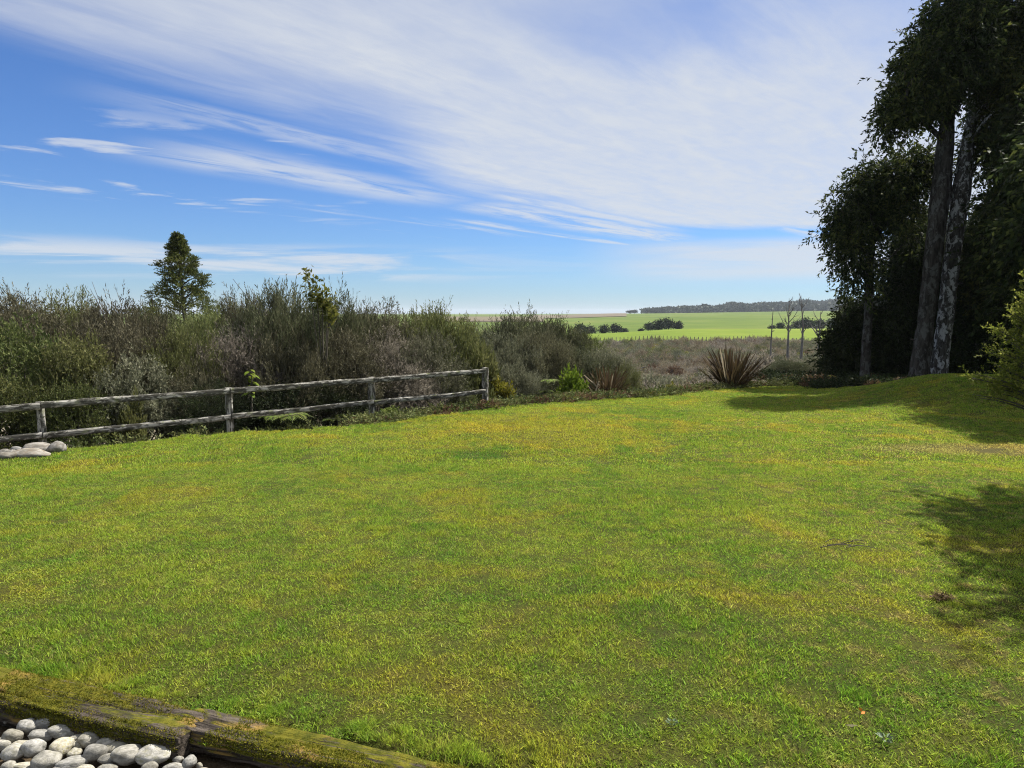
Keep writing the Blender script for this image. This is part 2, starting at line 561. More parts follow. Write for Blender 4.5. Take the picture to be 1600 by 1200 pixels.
M['broom'] = leaf_mat('scrub_dark', [(.1, (0.043, 0.052, 0.026)), (.5, (0.090, 0.099, 0.049)), (.9, (0.167, 0.162, 0.090))], .25)
M['twiggy'] = leaf_mat('scrub_brown', [(.1, (.060, .058, .032)), (.5, (.112, .106, .060)), (.9, (.205, .190, .118))], .25)
M['pale'] = leaf_mat('scrub_pale', [(.1, (0.090, 0.098, 0.054)), (.5, (0.162, 0.168, 0.102)), (.9, (0.270, 0.264, 0.180))], .25)
M['olive'] = leaf_mat('scrub_olive', [(.1, (0.068, 0.081, 0.027)), (.5, (0.132, 0.149, 0.049)), (.9, (0.216, 0.223, 0.088))], .3)
M['leafy'] = leaf_mat('scrub_green', [(.1, (.036, .050, .015)), (.5, (.078, .098, .028)), (.9, (.165, .175, .060))], .28)
M['yellow'] = leaf_mat('yellow_leaves', [(.1, (.10, .115, .015)), (.5, (.18, .18, .022)), (.9, (.28, .25, .04))], .4)
M['lime'] = leaf_mat('lime_leaves', [(.1, (.08, .125, .012)), (.5, (.15, .20, .02)), (.9, (.25, .29, .05))], .4)
M['sapling'] = leaf_mat('sapling_leaves', [(.1, (.06, .075, .015)), (.5, (.13, .15, .03)), (.9, (.28, .26, .06))], .4)
M['fern'] = leaf_mat('fern_leaves', [(.1, (.08, .14, .03)), (.5, (.17, .22, .05)), (.9, (.28, .32, .10))], .4)
M['russet'] = leaf_mat('russet_leaves', [(.1, (.060, .036, .022)), (.5, (.11, .066, .038)), (.9, (.19, .13, .065))], .3)
M['mauve'] = leaf_mat('grey_twigs', [(.1, (.13, .116, .092)), (.5, (.235, .208, .165)), (.9, (.37, .33, .265))], .4)
M['heath_brown'] = leaf_mat('heath_brown_leaves', [(.1, (.11, .088, .056)), (.5, (.20, .165, .105)), (.9, (.32, .27, .18))], .4)
M['forest_leaf'] = leaf_mat('forest_leaves', [(.1, (.012, .018, .007)), (.55, (.032, .046, .014)), (.9, (.12, .13, .034))], .36, .65, .10)  # brightest stop paints sunlit spots into the leaf colour
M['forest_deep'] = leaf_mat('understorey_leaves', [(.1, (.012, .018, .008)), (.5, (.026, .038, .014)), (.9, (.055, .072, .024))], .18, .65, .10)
M['conifer'] = leaf_mat('conifer_leaves', [(.1, (.028, .042, .012)), (.5, (.070, .088, .022)), (.9, (.160, .160, .045))], .3)
M['field_tree'] = leaf_mat('field_tree_leaves', [(.1, (.012, .020, .010)), (.5, (.024, .036, .016)), (.9, (.045, .060, .026))], .1)
M['ridge'] = leaf_mat('ridge_forest_leaves', [(.1, (.022, .032, .020)), (.5, (.04, .05, .03)), (.9, (.065, .07, .045))], .1, pscale=.02)
M['lit_shrub'] = leaf_mat('bright_shrub_leaves', [(.1, (.09, .12, .016)), (.5, (.19, .21, .035)), (.9, (.36, .345, .085))], .45)
M['flax'] = leaf_mat('bronze_flax', [(.1, (.030, .026, .012)), (.35, (.058, .046, .022)), (.65, (.092, .062, .032)), (.9, (.155, .108, .058))], .22, .6, .15)
M['flax_dry'] = leaf_mat('dry_flax', [(.1, (.30, .24, .15)), (.9, (.45, .38, .27))], .2)
M['moss_blade'] = leaf_mat('moss_tufts', [(.1, (.085, .094, .010)), (.5, (.16, .155, .014)), (.9, (.28, .225, .04))], .4, pscale=6)
M['stem'] = bark_mat('shrub_stems', (.045, .04, .03), (.11, .098, .078))
M['bark'] = bark_mat('forest_bark', (.014, .012, .010), (.050, .046, .040), (.15, .155, .15), 13, .22, .4)
M['pale_bark'] = bark_mat('lichen_bark', (.026, .025, .022), (.095, .090, .084), (.46, .48, .49), 13, .3, .85)
M['dead'] = bark_mat('dead_wood', (.085, .080, .075), (.17, .16, .15))


def fence_mat():
    m_, b = new_mat('weathered_rail')
    co = b.node('ShaderNodeTexCoord').outputs['Object']
    oi = b.node('ShaderNodeObjectInfo')
    off = b.node('ShaderNodeVectorMath', operation='ADD')
    b.l.new(co, off.inputs[0])
    b.l.new(b.xyz(b.m('MULTIPLY', oi.outputs['Random'], 40.0), 0.0, 0.0), off.inputs[1])
    co = off.outputs[0]
    g = b.noise(b.mapping(co, (2.0, 30, 30)), 1.0, 6, .7, .6)
    pat = b.noise(b.mapping(co, (5.0, 14, 14), (3, 2, 1)), 1.0, 6, .7, .8)
    lich = b.noise(b.mapping(co, (6, 9, 9), (9, 2, 5)), 1.0, 4, .6)
    c = b.mix(b.sm(g, .35, .65), (.17, .16, .14), (.50, .48, .44))
    c = b.mix(b.m('MULTIPLY', b.sm(pat, .43, .53), .9), c, (.035, .033, .026))
    c = b.mix(b.m('MULTIPLY', b.sm(lich, .58, .66), .5), c, (.17, .19, .08))
    p = principled(b, c, .95, .1, b.m('ADD', g, b.m('MULTIPLY', pat, .8)), .012, 1.0)
    b.l.new(p.outputs[0], b.out.inputs['Surface'])
    return m_


def stone_mat(name, c1, c2, lichen):
    m_, b = new_mat(name)
    co = b.node('ShaderNodeTexCoord').outputs['Object']
    oi = b.node('ShaderNodeObjectInfo')
    off = b.node('ShaderNodeVectorMath', operation='ADD')
    b.l.new(co, off.inputs[0]); b.l.new(b.xyz(b.m('MULTIPLY', oi.outputs['Random'], 9.0), b.m('MULTIPLY', oi.outputs['Random'], 5.0), 0.0), off.inputs[1])
    co = off.outputs[0]
    n = b.noise(co, 2.2, 6, .65, .3)
    sp = b.noise(co, 16, 4, .7)
    c = b.mix(b.sm(n, .35, .65), c1, c2)
    c = b.mix(b.m('MULTIPLY', b.sm(sp, .56, .66), .55), c, (.10, .095, .08))
    l = b.noise(co, 3.1, 5, .7)
    am = b.m('ADD', .05, b.m('MULTIPLY', oi.outputs['Random'], .6))
    c = b.mix(b.m('MULTIPLY', b.sm(l, .48, .66), am), c, lichen)
    hs_ = b.node('ShaderNodeHueSaturation'); b.l.new(c, hs_.inputs['Color'])
    b.put(hs_.inputs['Value'], b.m('ADD', .62, b.m('MULTIPLY', oi.outputs['Random'], .6)))
    b.put(hs_.inputs['Saturation'], b.m('ADD', .55, b.m('MULTIPLY', b.m('FRACT', b.m('MULTIPLY', oi.outputs['Random'], 7.3)), 1.1)))
    p = principled(b, hs_.outputs[0], .8, .25, b.m('ADD', n, b.m('MULTIPLY', sp, .5)), .006, .6)
    b.l.new(p.outputs[0], b.out.inputs['Surface'])
    return m_


def log_mat():
    m_, b = new_mat('mossy_timber')
    geo = b.node('ShaderNodeNewGeometry')
    co = b.node('ShaderNodeTexCoord').outputs['Object']
    g = b.noise(b.mapping(co, (2.2, 26, 26)), 1.0, 7, .7, .7)
    ms = b.noise(b.mapping(co, (3.0, 7.0, 7.0), (2, 0, 1)), 1.0, 6, .7, .8)
    c = b.mix(b.sm(g, .38, .64), (.020, .016, .013), (.115, .095, .078))
    up = b.sm(b.sep(geo.outputs['Normal'])[2], -.1, .55)
    mossc = b.mix(b.sm(b.noise(co, 18, 4, .6), .35, .65), (.060, .066, .008), (.13, .12, .014))
    mossc = b.mix(b.sm(b.noise(co, 5, 4, .6), .5, .66), mossc, (.24, .155, .045))
    crack = b.noise(b.mapping(co, (1.4, 16, 16), (7, 3, 2)), 1.0, 6, .65, 1.4)
    mm = b.m('MULTIPLY', b.m('MULTIPLY', b.sm(ms, .42, .52), up), b.m('SUBTRACT', 1.0, b.sm(crack, .54, .60)))
    c = b.mix(mm, c, mossc)
    p = principled(b, c, .95, .1, b.m('ADD', g, b.m('MULTIPLY', b.noise(co, 60, 3, .6), .5)), .02, 1.0)
    b.l.new(p.outputs[0], b.out.inputs['Surface'])
    return m_


M['rail'] = fence_mat()
M['stone'] = stone_mat('river_stone', (.205, .195, .165), (.40, .38, .335), (.22, .205, .09))
M['boulder'] = stone_mat('pile_stone', (.16, .148, .13), (.33, .315, .29), (.20, .14, .09))
M['log'] = log_mat()
M['moss_rock'] = ground_mat('moss_mound', [(.35, (.12, .125, .012)), (.5, (.22, .20, .02)), (.68, (.26, .17, .06))], 3, 5, .04)

# ------------------------------------------------------------------ ground, fields, lawn
def grid_mesh(name, X, Y, Z, mat, smooth=True):
    r, c = X.shape
    g = Geo()
    i = np.arange(r - 1)[:, None] * c; j = np.arange(c - 1)[None, :]
    F = np.stack([i + j, i + j + 1, i + c + j + 1, i + c + j], -1).reshape(-1, 4)
    g.add(np.stack([X, Y, Z], -1), F)
    return g.mesh(name, [mat], smooth)


# lawn: columns in x, rows from behind the camera to its far edge
xs = np.concatenate([np.arange(-22, -12, .6), np.arange(-12, 18, .2), np.arange(18, 34, .8)])
ty = np.linspace(0, 1, 150) ** 1.0
X = np.repeat(xs[None, :], len(ty), 0)
Y = -5 + ty[:, None] * (edge_y(xs)[None, :] + 5)
LOG_A, LOG_B = G(-80, 1066), G(760, 1235)


def bed_side(x, y):
    """metres to the camera side of the timber line (positive inside the stone bed)"""
    d_ = LOG_B[:2] - LOG_A[:2]; d_ = d_ / np.linalg.norm(d_)
    n_ = np.array([d_[1], -d_[0]])
    return (x - LOG_A[0]) * n_[0] + (y - LOG_A[1]) * n_[1]


def z_surf(x, y):
    return z_lawn(x, y) - 0.10 * sstep(bed_side(x, y), -0.02, .10) * (np.asarray(x) < .6)


lawn = link('lawn', grid_mesh('lawn', X, Y, z_lawn(X, Y) - .19 * sstep(bed_side(X, Y), -.12, .05) * (X < .7), M['turf']), kind='structure')

# rest of the land: a fan of rows whose boundaries follow the fields
us = np.concatenate([np.linspace(-6, -1.2, 40), np.linspace(-1.15, 1.15, 240), np.linspace(1.2, 6, 40)])


def fan(y0, y1, n, geo=True):
    t = np.linspace(0, 1, n)[:, None]
    y0 = np.broadcast_to(np.asarray(y0(us) if callable(y0) else y0, float), us.shape)[None]
    y1 = np.broadcast_to(np.asarray(y1(us) if callable(y1) else y1, float), us.shape)[None]
    Yy = y0 * (y1 / y0) ** t if geo else y0 + (y1 - y0) * t
    Xx = us[None] * Yy
    return Xx, Yy


Xh, Yh = fan(4.0, b_heath, 170)
link('heath_ground', grid_mesh('heath_ground', Xh, Yh, z_ground(Xh, np.minimum(Yh, b_heath(us) - .01)), M['heath_soil']), kind='structure')
Xh, Yh = fan(b_heath, lambda q: b_crest(q) + 36, 60, False)
link('near_paddock', grid_mesh('near_paddock', Xh, Yh, z_ground(Xh, Yh), M['paddock']), kind='structure')
PL0, PL1 = 560., 1250.
Xh, Yh = fan(lambda q: b_crest(q) + 36, 1250., 70)
Zh = z_ground(Xh, Yh)
link('far_paddock', grid_mesh('far_paddock', Xh, Yh, Zh, M['far_paddock']), kind='structure')
Xh, Yh = fan(1250., 9000., 60)
link('distant_land', grid_mesh('distant_land', Xh, Yh, z_ground(Xh, Yh), M['far_paddock']), kind='structure')
# ploughed strip on the far slope, a sheet just above the pasture
uu = np.linspace(.03, .162, 60); yy = np.linspace(720, 1240, 40)
Yp = np.repeat(yy[:, None], 60, 1); Xp = uu[None] * Yp
link('ploughed_field', grid_mesh('ploughed_field', Xp, Yp, z_ground(Xp, Yp) + .5, M['plough']), kind='structure')
uu = np.linspace(-.14, .045, 60); yy = np.linspace(520, 900, 30)
Yp = np.repeat(yy[:, None], 60, 1); Xp = uu[None] * Yp
link('bare_field', grid_mesh('bare_field', Xp, Yp, z_ground(Xp, Yp) + .5, M['plough']), kind='structure')

# ------------------------------------------------------------------ geometry nodes scatter (for what nobody could count)
SRC_N = [0]


def scatter(name, P, rot, scl, idx, meshes):
    src = bpy.data.collections.new(name + '_sources')
    for k, me in enumerate(meshes):
        o = bpy.data.objects.new('%s_source_%02d' % (name, k), me)
        src.objects.link(o)
    me = bpy.data.meshes.new(name)
    P = np.asarray(P, np.float32)
    me.vertices.add(len(P)); me.vertices.foreach_set('co', P.ravel())
    a = me.attributes.new('rot', 'FLOAT_VECTOR', 'POINT'); a.data.foreach_set('vector', np.asarray(rot, np.float32).ravel())
    a = me.attributes.new('scl', 'FLOAT_VECTOR', 'POINT'); a.data.foreach_set('vector', np.asarray(scl, np.float32).ravel())
    a = me.attributes.new('idx', 'INT', 'POINT'); a.data.foreach_set('value', np.asarray(idx, np.int32))
    ng = bpy.data.node_groups.new(name + '_scatter', 'GeometryNodeTree')
    ng.interface.new_socket('Geometry', in_out='INPUT', socket_type='NodeSocketGeometry')
    ng.interface.new_socket('Geometry', in_out='OUTPUT', socket_type='NodeSocketGeometry')
    N = ng.nodes.new; L = ng.links.new
    gi, go = N('NodeGroupInput'), N('NodeGroupOutput')
    ci = N('GeometryNodeCollectionInfo')
    ci.inputs['Collection'].default_value = src
    ci.inputs['Separate Children'].default_value = True
    ci.inputs['Reset Children'].default_value = True
    ip = N('GeometryNodeInstanceOnPoints')
    ip.inputs['Pick Instance'].default_value = True
    L(gi.outputs[0], ip.inputs['Points']); L(ci.outputs[0], ip.inputs['Instance'])
    for nm, ty_, so in (('rot', 'FLOAT_VECTOR', 'Rotation'), ('scl', 'FLOAT_VECTOR', 'Scale'), ('idx', 'INT', 'Instance Index')):
        na = N('GeometryNodeInputNamedAttribute'); na.data_type = ty_
        na.inputs['Name'].default_value = nm
        L(na.outputs['Attribute'], ip.inputs[so])
    L(ip.outputs[0], go.inputs[0])
    o = link(name, me, kind='stuff')
    md = o.modifiers.new('scatter', 'NODES'); md.node_group = ng
    return o


def blades(g, n, half, Lmin, Lmax, W, lean, rng, m=0):
    x = (rng.random(n) * 2 - 1) * half; y = (rng.random(n) * 2 - 1) * half
    # soft border so that tiles interlock
    P = np.stack([x, y, np.full(n, -.006)], 1)
    az_ = rng.random(n) * 2 * math.pi
    ln = lean * (.3 + .9 * rng.random(n))
    Dv = np.stack([np.cos(az_) * np.sin(ln), np.sin(az_) * np.sin(ln), np.cos(ln)], 1)
    L = Lmin + (Lmax - Lmin) * rng.random(n) ** 1.5
    side = unit(np.cross(Dv, rand_dir(n, rng)))
    Wv = W * (.6 + .8 * rng.random(n))[:, None]
    mid = P + Dv * (L * .55)[:, None]
    tip = mid + unit(Dv + np.stack([np.cos(az_), np.sin(az_), 0 * az_], 1) * .55) * (L * .5)[:, None]
    V = np.stack([P - side * Wv * .5, P + side * Wv * .5, mid + side * Wv * .45, mid - side * Wv * .45, tip], 1).reshape(-1, 3)
    b = np.arange(n)[:, None] * 5
    g.V.append(V.astype(np.float32))
    F4 = b + np.array([[0, 1, 2, 3]]); F3 = b + np.array([[3, 2, 4]])
    g.F.append((F4 + g.n, m)); g.F.append((F3 + g.n, m)); g.n += len(V)


def in_view(x, y, pad=2.0):
    return (np.abs(x) < y * .80 + pad) & (y > 1.6)


def build_grass():
    rng = np.random.default_rng(11)
    tiles = []
    for k in range(4):                       # near turf
        g = Geo(); blades(g, 980, .155, .012, .036, .0033, .82, rng); tiles.append(g.mesh('turf_tile', [M['grass']]))
    for k in range(3):                       # farther turf, wider tiles
        g = Geo(); blades(g, 1500, .34, .018, .040, .0064, .72, rng); tiles.append(g.mesh('turf_tile_wide', [M['grass']]))
    for k in range(3):                       # longer tufts
        g = Geo(); blades(g, 90, .07, .05, .10, .0042, .75, rng); tiles.append(g.mesh('grass_tuft', [M['grass']]))
    P, R, Sc, I = [], [], [], []

    def put(x, y, idx, s, sz=None):
        ok = in_view(x, y) & (y < edge_y(x) + .03) & ~((bed_side(x, y) > -.13) & (x < .75))
        dx, dy = (x - 6.6) / 1.9, (y - 9.7) / .8
        bare = np.exp(-(dx * dx + dy * dy)) * .12
        ok &= rng.random(len(x)) > bare
        x, y, idx, s = x[ok], y[ok], idx[ok], s[ok]
        z = z_surf(x, y)
        ex = .05
        gx = (z_surf(x + ex, y) - z_surf(x - ex, y)) / (2 * ex); gy = (z_surf(x, y + ex) - z_surf(x, y - ex)) / (2 * ex)
        P.append(np.stack([x, y, z], 1))
        rz = rng.random(len(x)) * 2 * math.pi
        # tilt with the slope: build euler from normal
        rots = np.zeros((len(x), 3))
        for q in range(len(x)):
            if abs(gx[q]) + abs(gy[q]) > .06:
                nrm = Vector((-gx[q], -gy[q], 1)).normalized()
                e = (nrm.to_track_quat('Z', 'Y') @ Euler((0, 0, rz[q])).to_quaternion()).to_euler()
                rots[q] = e
            else:
                rots[q, 2] = rz[q]
        R.append(rots)
        hn_ = np.array([noise.noise(Vector((a * 2.2, b * 2.2, 5))) + .6 * noise.noise(Vector((a * .7, b * .7, 9))) for a, b in zip(x, y)])
        zz = s * np.clip(1.0 + .65 * hn_, .72, 1.45)
        Sc.append(np.stack([s, s, zz], 1)); I.append(idx)

    st = .235
    gx_, gy_ = np.meshgrid(np.arange(-9, 9, st), np.arange(1.7, 8.6, st))
    x = gx_.ravel() + rng.normal(size=gx_.size) * .03; y = gy_.ravel() + rng.normal(size=gx_.size) * .03
    hn = np.array([noise.noise(Vector((a * .9, b * .9, 3))) for a, b in zip(x, y)])
    put(x, y, rng.integers(0, 4, x.size), 1 + .12 * rng.normal(size=x.size))
    st = .5
    gx_, gy_ = np.meshgrid(np.arange(-15, 22, st), np.arange(8.4, 24.5, st))
    x = gx_.ravel() + rng.normal(size=gx_.size) * .06; y = gy_.ravel() + rng.normal(size=gx_.size) * .06
    put(x, y, 4 + rng.integers(0, 3, x.size), 1 + .1 * rng.normal(size=x.size))
    # ragged fringe along the far edge
    x = rng.uniform(-12, 11, 900); y = edge_y(x) - rng.random(900) * .12
    put(x, y, 7 + rng.integers(0, 3, 900), .3 + .35 * rng.random(900))
    # tufts in loose groups
    cx = []
    for _ in range(120):
        cy = 2.2 + 10 * rng.random() ** 1.6; c0 = (rng.random() * 2 - 1) * (cy * .78)
        k = rng.integers(1, 7); sp = rng.uniform(.04, .2)
        cx.append(np.stack([c0 + rng.normal(size=k) * sp * 1.6, cy + rng.normal(size=k) * sp], 1))
    cx = np.vstack(cx)
    put(cx[:, 0], cx[:, 1], 7 + rng.integers(0, 3, len(cx)), .28 + .32 * rng.random(len(cx)))
    # tufts hanging over the timber edge
    t_ = rng.random(90)
    d_ = LOG_B - LOG_A
    x = LOG_A[0] + d_[0] * t_; y = LOG_A[1] + d_[1] * t_ + .17 + rng.random(90) * .12
    put(x, y, 7 + rng.integers(0, 3, 90), .22 + .3 * rng.random(90))
    scatter('grass', np.vstack(P), np.vstack(R), np.vstack(Sc), np.concatenate(I), tiles)


build_grass()

# ------------------------------------------------------------------ shrubs
def shrub_meshes(seed, style):
    """foliage and stems of one shrub, three metres wide and three tall"""
    rng = np.random.default_rng(seed)
    st = dict(broom=(170, 34, 7, .075, .018, .22, .85, .50), twiggy=(170, 30, 7, .070, .017, .20, .95, .8),
              leafy=(150, 24, 7, .075, .032, .18, .95, .9), herb=(34, 10, 7, .26, .12, .5, .9, .9))[style]
    nc, ns, nl, lL, lW, sl, ang, spread = st
    d0 = rand_dir(nc * 3, rng); d0[:, 2] = np.abs(d0[:, 2]) * 1.1 - .22; d0 = unit(d0)[:nc]
    lump = np.ones(nc)
    for _ in range(12):
        b = unit(rng.normal(size=3) + [0, 0, .3]); lump += rng.uniform(-.26, .26) * np.exp(-((d0 - b) ** 2).sum(1) / .16)
    r = lump * (.45 + .55 * rng.random(nc) ** .45) if style != 'herb' else lump * rng.random(nc) ** .4
    C = d0 * r[:, None] * np.array([1.3, 1.3, 1.4]) + np.array([0, 0, 1.25])
    C[:, 2] = np.maximum(C[:, 2], .15)
    P = np.repeat(C, ns, 0) + rng.normal(size=(nc * ns, 3)) * np.array([.125, .125, .125])
    out = unit(P - np.array([0, 0, .6]))
    up = dict(broom=.75, twiggy=.4, leafy=.3, herb=.4)[style]
    D = unit(out * .8 + np.array([0, 0, up]) + rng.normal(size=P.shape) * spread * .7)
    g = Geo()
    sl_ = sl * (.5 + .8 * rng.random(len(P)))
    sl_ = np.where(rng.random(len(P)) > .993, sl_ * 1.6, sl_)          # a few longer shoots
    sprays(g, P, D, sl_, nl, lL, lW, rng, ang * .7, 0, 0, .0045, 1)
    fol = np.concatenate(g.V)
    lo, hi = np.percentile(fol, .5, axis=0), np.percentile(fol, 99.6, axis=0)
    sc = np.array([3 / (hi[0] - lo[0]), 3 / (hi[1] - lo[1]), 3 / hi[2]])
    off = np.array([(hi[0] + lo[0]) / 2, (hi[1] + lo[1]) / 2, 0])
    g.V = [((v_ - off) * sc).astype(np.float32) for v_ in g.V]
    h = Geo()
    for c in C[rng.permutation(nc)[:26]]:
        b0 = np.array([rng.normal() * .12, rng.normal() * .12, 0])
        c = (c - off) * sc
        mid = b0 * .4 + c * np.array([.35, .35, .6]) + rng.normal(size=3) * .08
        tube(h, spline([b0, mid, c], 6), np.linspace(.035, .008, 6) * rng.uniform(.6, 1.2), 5, 0)
    return (g.mesh('foliage', [M['leafy'], M['stem']]), h.mesh('stems', [M['stem']], True))


SHR = {s: [shrub_meshes(100 + 7 * k + j * 31, s) for k in range(n)] for j, (s, n) in enumerate((('broom', 3), ('twiggy', 3), ('leafy', 2), ('herb', 2)))}
USED = {}


def place_shrub(name, label, px, pytop, Y, wpx, geom, mat, group=None, sink=.1, rz=None, cat='shrub', zb=None, dx=1.0):
    k = USED.get(geom, 0); USED[geom] = k + 1
    fol, stm = SHR[geom][k % len(SHR[geom])]
    top = at(px, pytop, Y)
    zb = float(z_ground(top[0], Y)) - sink if zb is None else zb
    wm = wpx * Y / FPX
    t = thing(name, label, cat, (top[0], Y, zb), (k * 2.1 if rz is None else rz), group)
    t.scale = (wm / 3, wm / 3 * dx, (top[2] - zb) / 3)
    f = link('foliage', fol, t)
    f.material_slots[0].link = 'OBJECT'; f.material_slots[0].material = M[mat]
    link('stems', stm, t)
    return t


SCRUB = 'scrub bushes behind the rail fence'
rows = [
    # skyline
    (-70, 461, 15, 230, 'broom', 'twiggy', 'brown scrub bush cut off by the left edge, behind the fence'),
    (25, 458, 17, 210, 'twiggy', 'twiggy', 'brownish scrub bush on the skyline at the far left end'),
    (110, 461, 18, 170, 'twiggy', 'olive', 'olive and brown bush on the skyline above the first fence post'),
    (185, 475, 17, 170, 'broom', 'twiggy', 'brown feathery bush on the skyline left of the tall conifer'),
    (255, 487, 18, 150, 'broom', 'broom', 'low dark bush directly at the foot of the tall conifer, left side'),
    (335, 475, 17, 150, 'twiggy', 'olive', 'olive bush on the skyline just right of the tall conifer'),
    (395, 464, 16, 140, 'twiggy', 'twiggy', 'grey brown twiggy bush between the conifer and the tallest dark bush'),
    (438, 450, 15.6, 175, 'broom', 'broom', 'tallest dark feathery bush on the skyline left of the thin sapling'),
    (525, 464, 16.5, 150, 'broom', 'broom', 'dark upright bush on the skyline around the thin sapling'),
    (600, 477, 17, 150, 'twiggy', 'twiggy', 'reddish brown twiggy bush on the skyline right of the sapling'),
    (680, 483, 18, 160, 'broom', 'olive', 'rounded olive bush on the skyline above the right end of the fence'),
    (745, 511, 25, 150, 'broom', 'pale', 'low pale bush in the dip of the skyline where far fields show'),
    (815, 493, 23, 150, 'broom', 'broom', 'dark upright bush on the skyline right of the dip'),
    (868, 501, 22, 130, 'broom', 'broom', 'dark bush at the right shoulder of the skyline'),
    (915, 529, 22, 110, 'twiggy', 'olive', 'brown olive bush sloping down beside the green paddocks'),
    # middle
    (35, 505, 13.4, 190, 'leafy', 'leafy', 'dark green leafy bush at the far left behind the fence'),
    (120, 528, 13.2, 150, 'leafy', 'olive', 'leafy olive bush behind the first fence post'),
    (195, 505, 14.2, 170, 'twiggy', 'twiggy', 'dark brown bush in the second row left of the conifer'),
    (205, 560, 13.0, 140, 'leafy', 'pale', 'pale grey green leafy bush between the first two fence posts'),
    (285, 520, 14.4, 170, 'broom', 'olive', 'olive feathery bush below the tall conifer'),
    (310, 565, 13.6, 130, 'twiggy', 'twiggy', 'low brown bush left of the second fence post'),
    (375, 515, 14.6, 160, 'twiggy', 'mauve', 'greyish twiggy bush right above the second fence post'),
    (450, 525, 14.9, 180, 'broom', 'twiggy', 'dark brown brushy bush in front of the tallest bush'),
    (535, 515, 15.6, 160, 'twiggy', 'twiggy', 'bare looking brown bush below the sapling'),
    (600, 520, 16.2, 160, 'twiggy', 'mauve', 'grey twiggy bush behind the third fence post'),
    (660, 520, 16.8, 150, 'twiggy', 'pale', 'greyish green twiggy bush left of the end post'),
    (715, 525, 18.5, 130, 'broom', 'olive', 'green olive bush just above the end post of the fence'),
    (785, 525, 19.5, 130, 'broom', 'pale', 'pale feathery bush right of the end post'),
    (845, 520, 20, 130, 'broom', 'twiggy', 'brown brushy bush behind the bright lime shrub'),
    (895, 545, 20.3, 120, 'twiggy', 'broom', 'dark rounded bush behind the lime shrub, right side'),
    (945, 548, 20.5, 110, 'broom', 'pale', 'soft grey green bush behind the smaller flax'),
    (960, 565, 20.2, 80, 'broom', 'olive', 'small olive bush at the right end of the scrub'),
    # low; the dark understorey leaves here paint in the shade behind the rails
    (-10, 585, 11.8, 170, 'leafy', 'leafy', 'low dark leafy bush behind the stone pile'),
    (110, 600, 12.1, 130, 'leafy', 'leafy', 'low shaded leafy bush right behind the first fence post'),
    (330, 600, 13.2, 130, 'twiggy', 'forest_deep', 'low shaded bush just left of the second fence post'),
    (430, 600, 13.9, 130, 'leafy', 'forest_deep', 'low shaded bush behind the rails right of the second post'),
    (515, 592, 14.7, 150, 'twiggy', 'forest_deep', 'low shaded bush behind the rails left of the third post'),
    (640, 580, 16.1, 120, 'twiggy', 'mauve', 'low grey twiggy bush behind the last span of rails'),
    (700, 582, 16.8, 100, 'twiggy', 'olive', 'low olive bush left of the end post behind the rails'),
    (800, 570, 18.6, 110, 'broom', 'pale', 'low pale brush right of the end post at the lawn edge'),
    (850, 585, 19.0, 80, 'leafy', 'broom', 'low dark bush beside the lime shrub, left side'),
]
for (px, py, Y, wpx, geom, mat, lab) in rows:
    place_shrub('scrub_bush', lab, px, py, Y, wpx, geom, mat, SCRUB)

# low bushes by the wood
place_shrub('scrub_bush', 'dark olive bush right of the big flax at the lawn edge', 1232, 563, 24.5, 70, 'broom', 'broom', 'olive bushes by the wood')
place_shrub('scrub_bush', 'grey green bush between the olive bush and the wood', 1275, 560, 25, 75, 'broom', 'pale', 'olive bushes by the wood')
place_shrub('scrub_bush', 'low dark bush against the left edge of the wood', 1312, 572, 24.5, 60, 'leafy', 'forest_deep', 'olive bushes by the wood')

# yellow, lime and leafy accents
place_shrub('leafy_shrub', 'yellow green leafy shrub rising behind the end post of the fence', 748, 545, 17.6, 70, 'herb', 'olive')
place_shrub('leafy_shrub', 'low yellow leafy shrub just right of the fence end post', 776, 588, 17.6, 56, 'herb', 'yellow')
place_shrub('leafy_shrub', 'bright lime green shrub at the lawn edge left of the smaller flax', 898, 573, 18.3, 50, 'herb', 'lime')
place_shrub('leafy_shrub', 'small yellow shrub left of the big flax on the lawn edge', 1055, 600, 21.0, 44, 'herb', 'yellow')
place_shrub('leafy_shrub', 'pale leafy plant in the grass below the third fence post', 608, 636, 14.8, 50, 'herb', 'fern', zb=-.75)
place_shrub('leafy_shrub', 'yellow flecked leafy plant behind the rails under the conifer', 205, 617, 12.3, 50, 'herb', 'olive')


# sapling with few broad leaves above the scrub
def sapling():
    rng = np.random.default_rng(5)
    base = at(502, 470, 14.6); zb = float(z_ground(base[0], 14.6))
    t = thing('sapling', 'thin sapling with sparse yellow green leaves poking above the scrub', 'sapling', (base[0], 14.6, zb))
    top = at(500, 421, 14.6)
    H = top[2] - zb
    g, h = Geo(), Geo()
    for k in range(5):
        dx, dy = -.26 + .13 * k, rng.normal() * .12
        pts = spline([(0, 0, 0), (dx * .4, dy * .4, H * .6), (dx, dy, H * (1 - .05 * k))], 9)
        tube(h, pts, np.linspace(.022, .005, 9), 5)
        n = 75
        q = rng.random(n) * .24 + .76
        P = np.stack([np.interp(q, np.linspace(0, 1, 9), pts[:, i]) for i in range(3)], 1) + rng.normal(size=(n, 3)) * .06
        kites(g, P, unit(rng.normal(size=(n, 3)) + [0, 0, .4]), .11, .06, rng)
    link('leaves', g.mesh('leaves', [M['sapling']]), t)
    link('stem', h.mesh('stem', [M['stem']], True), t)


sapling()


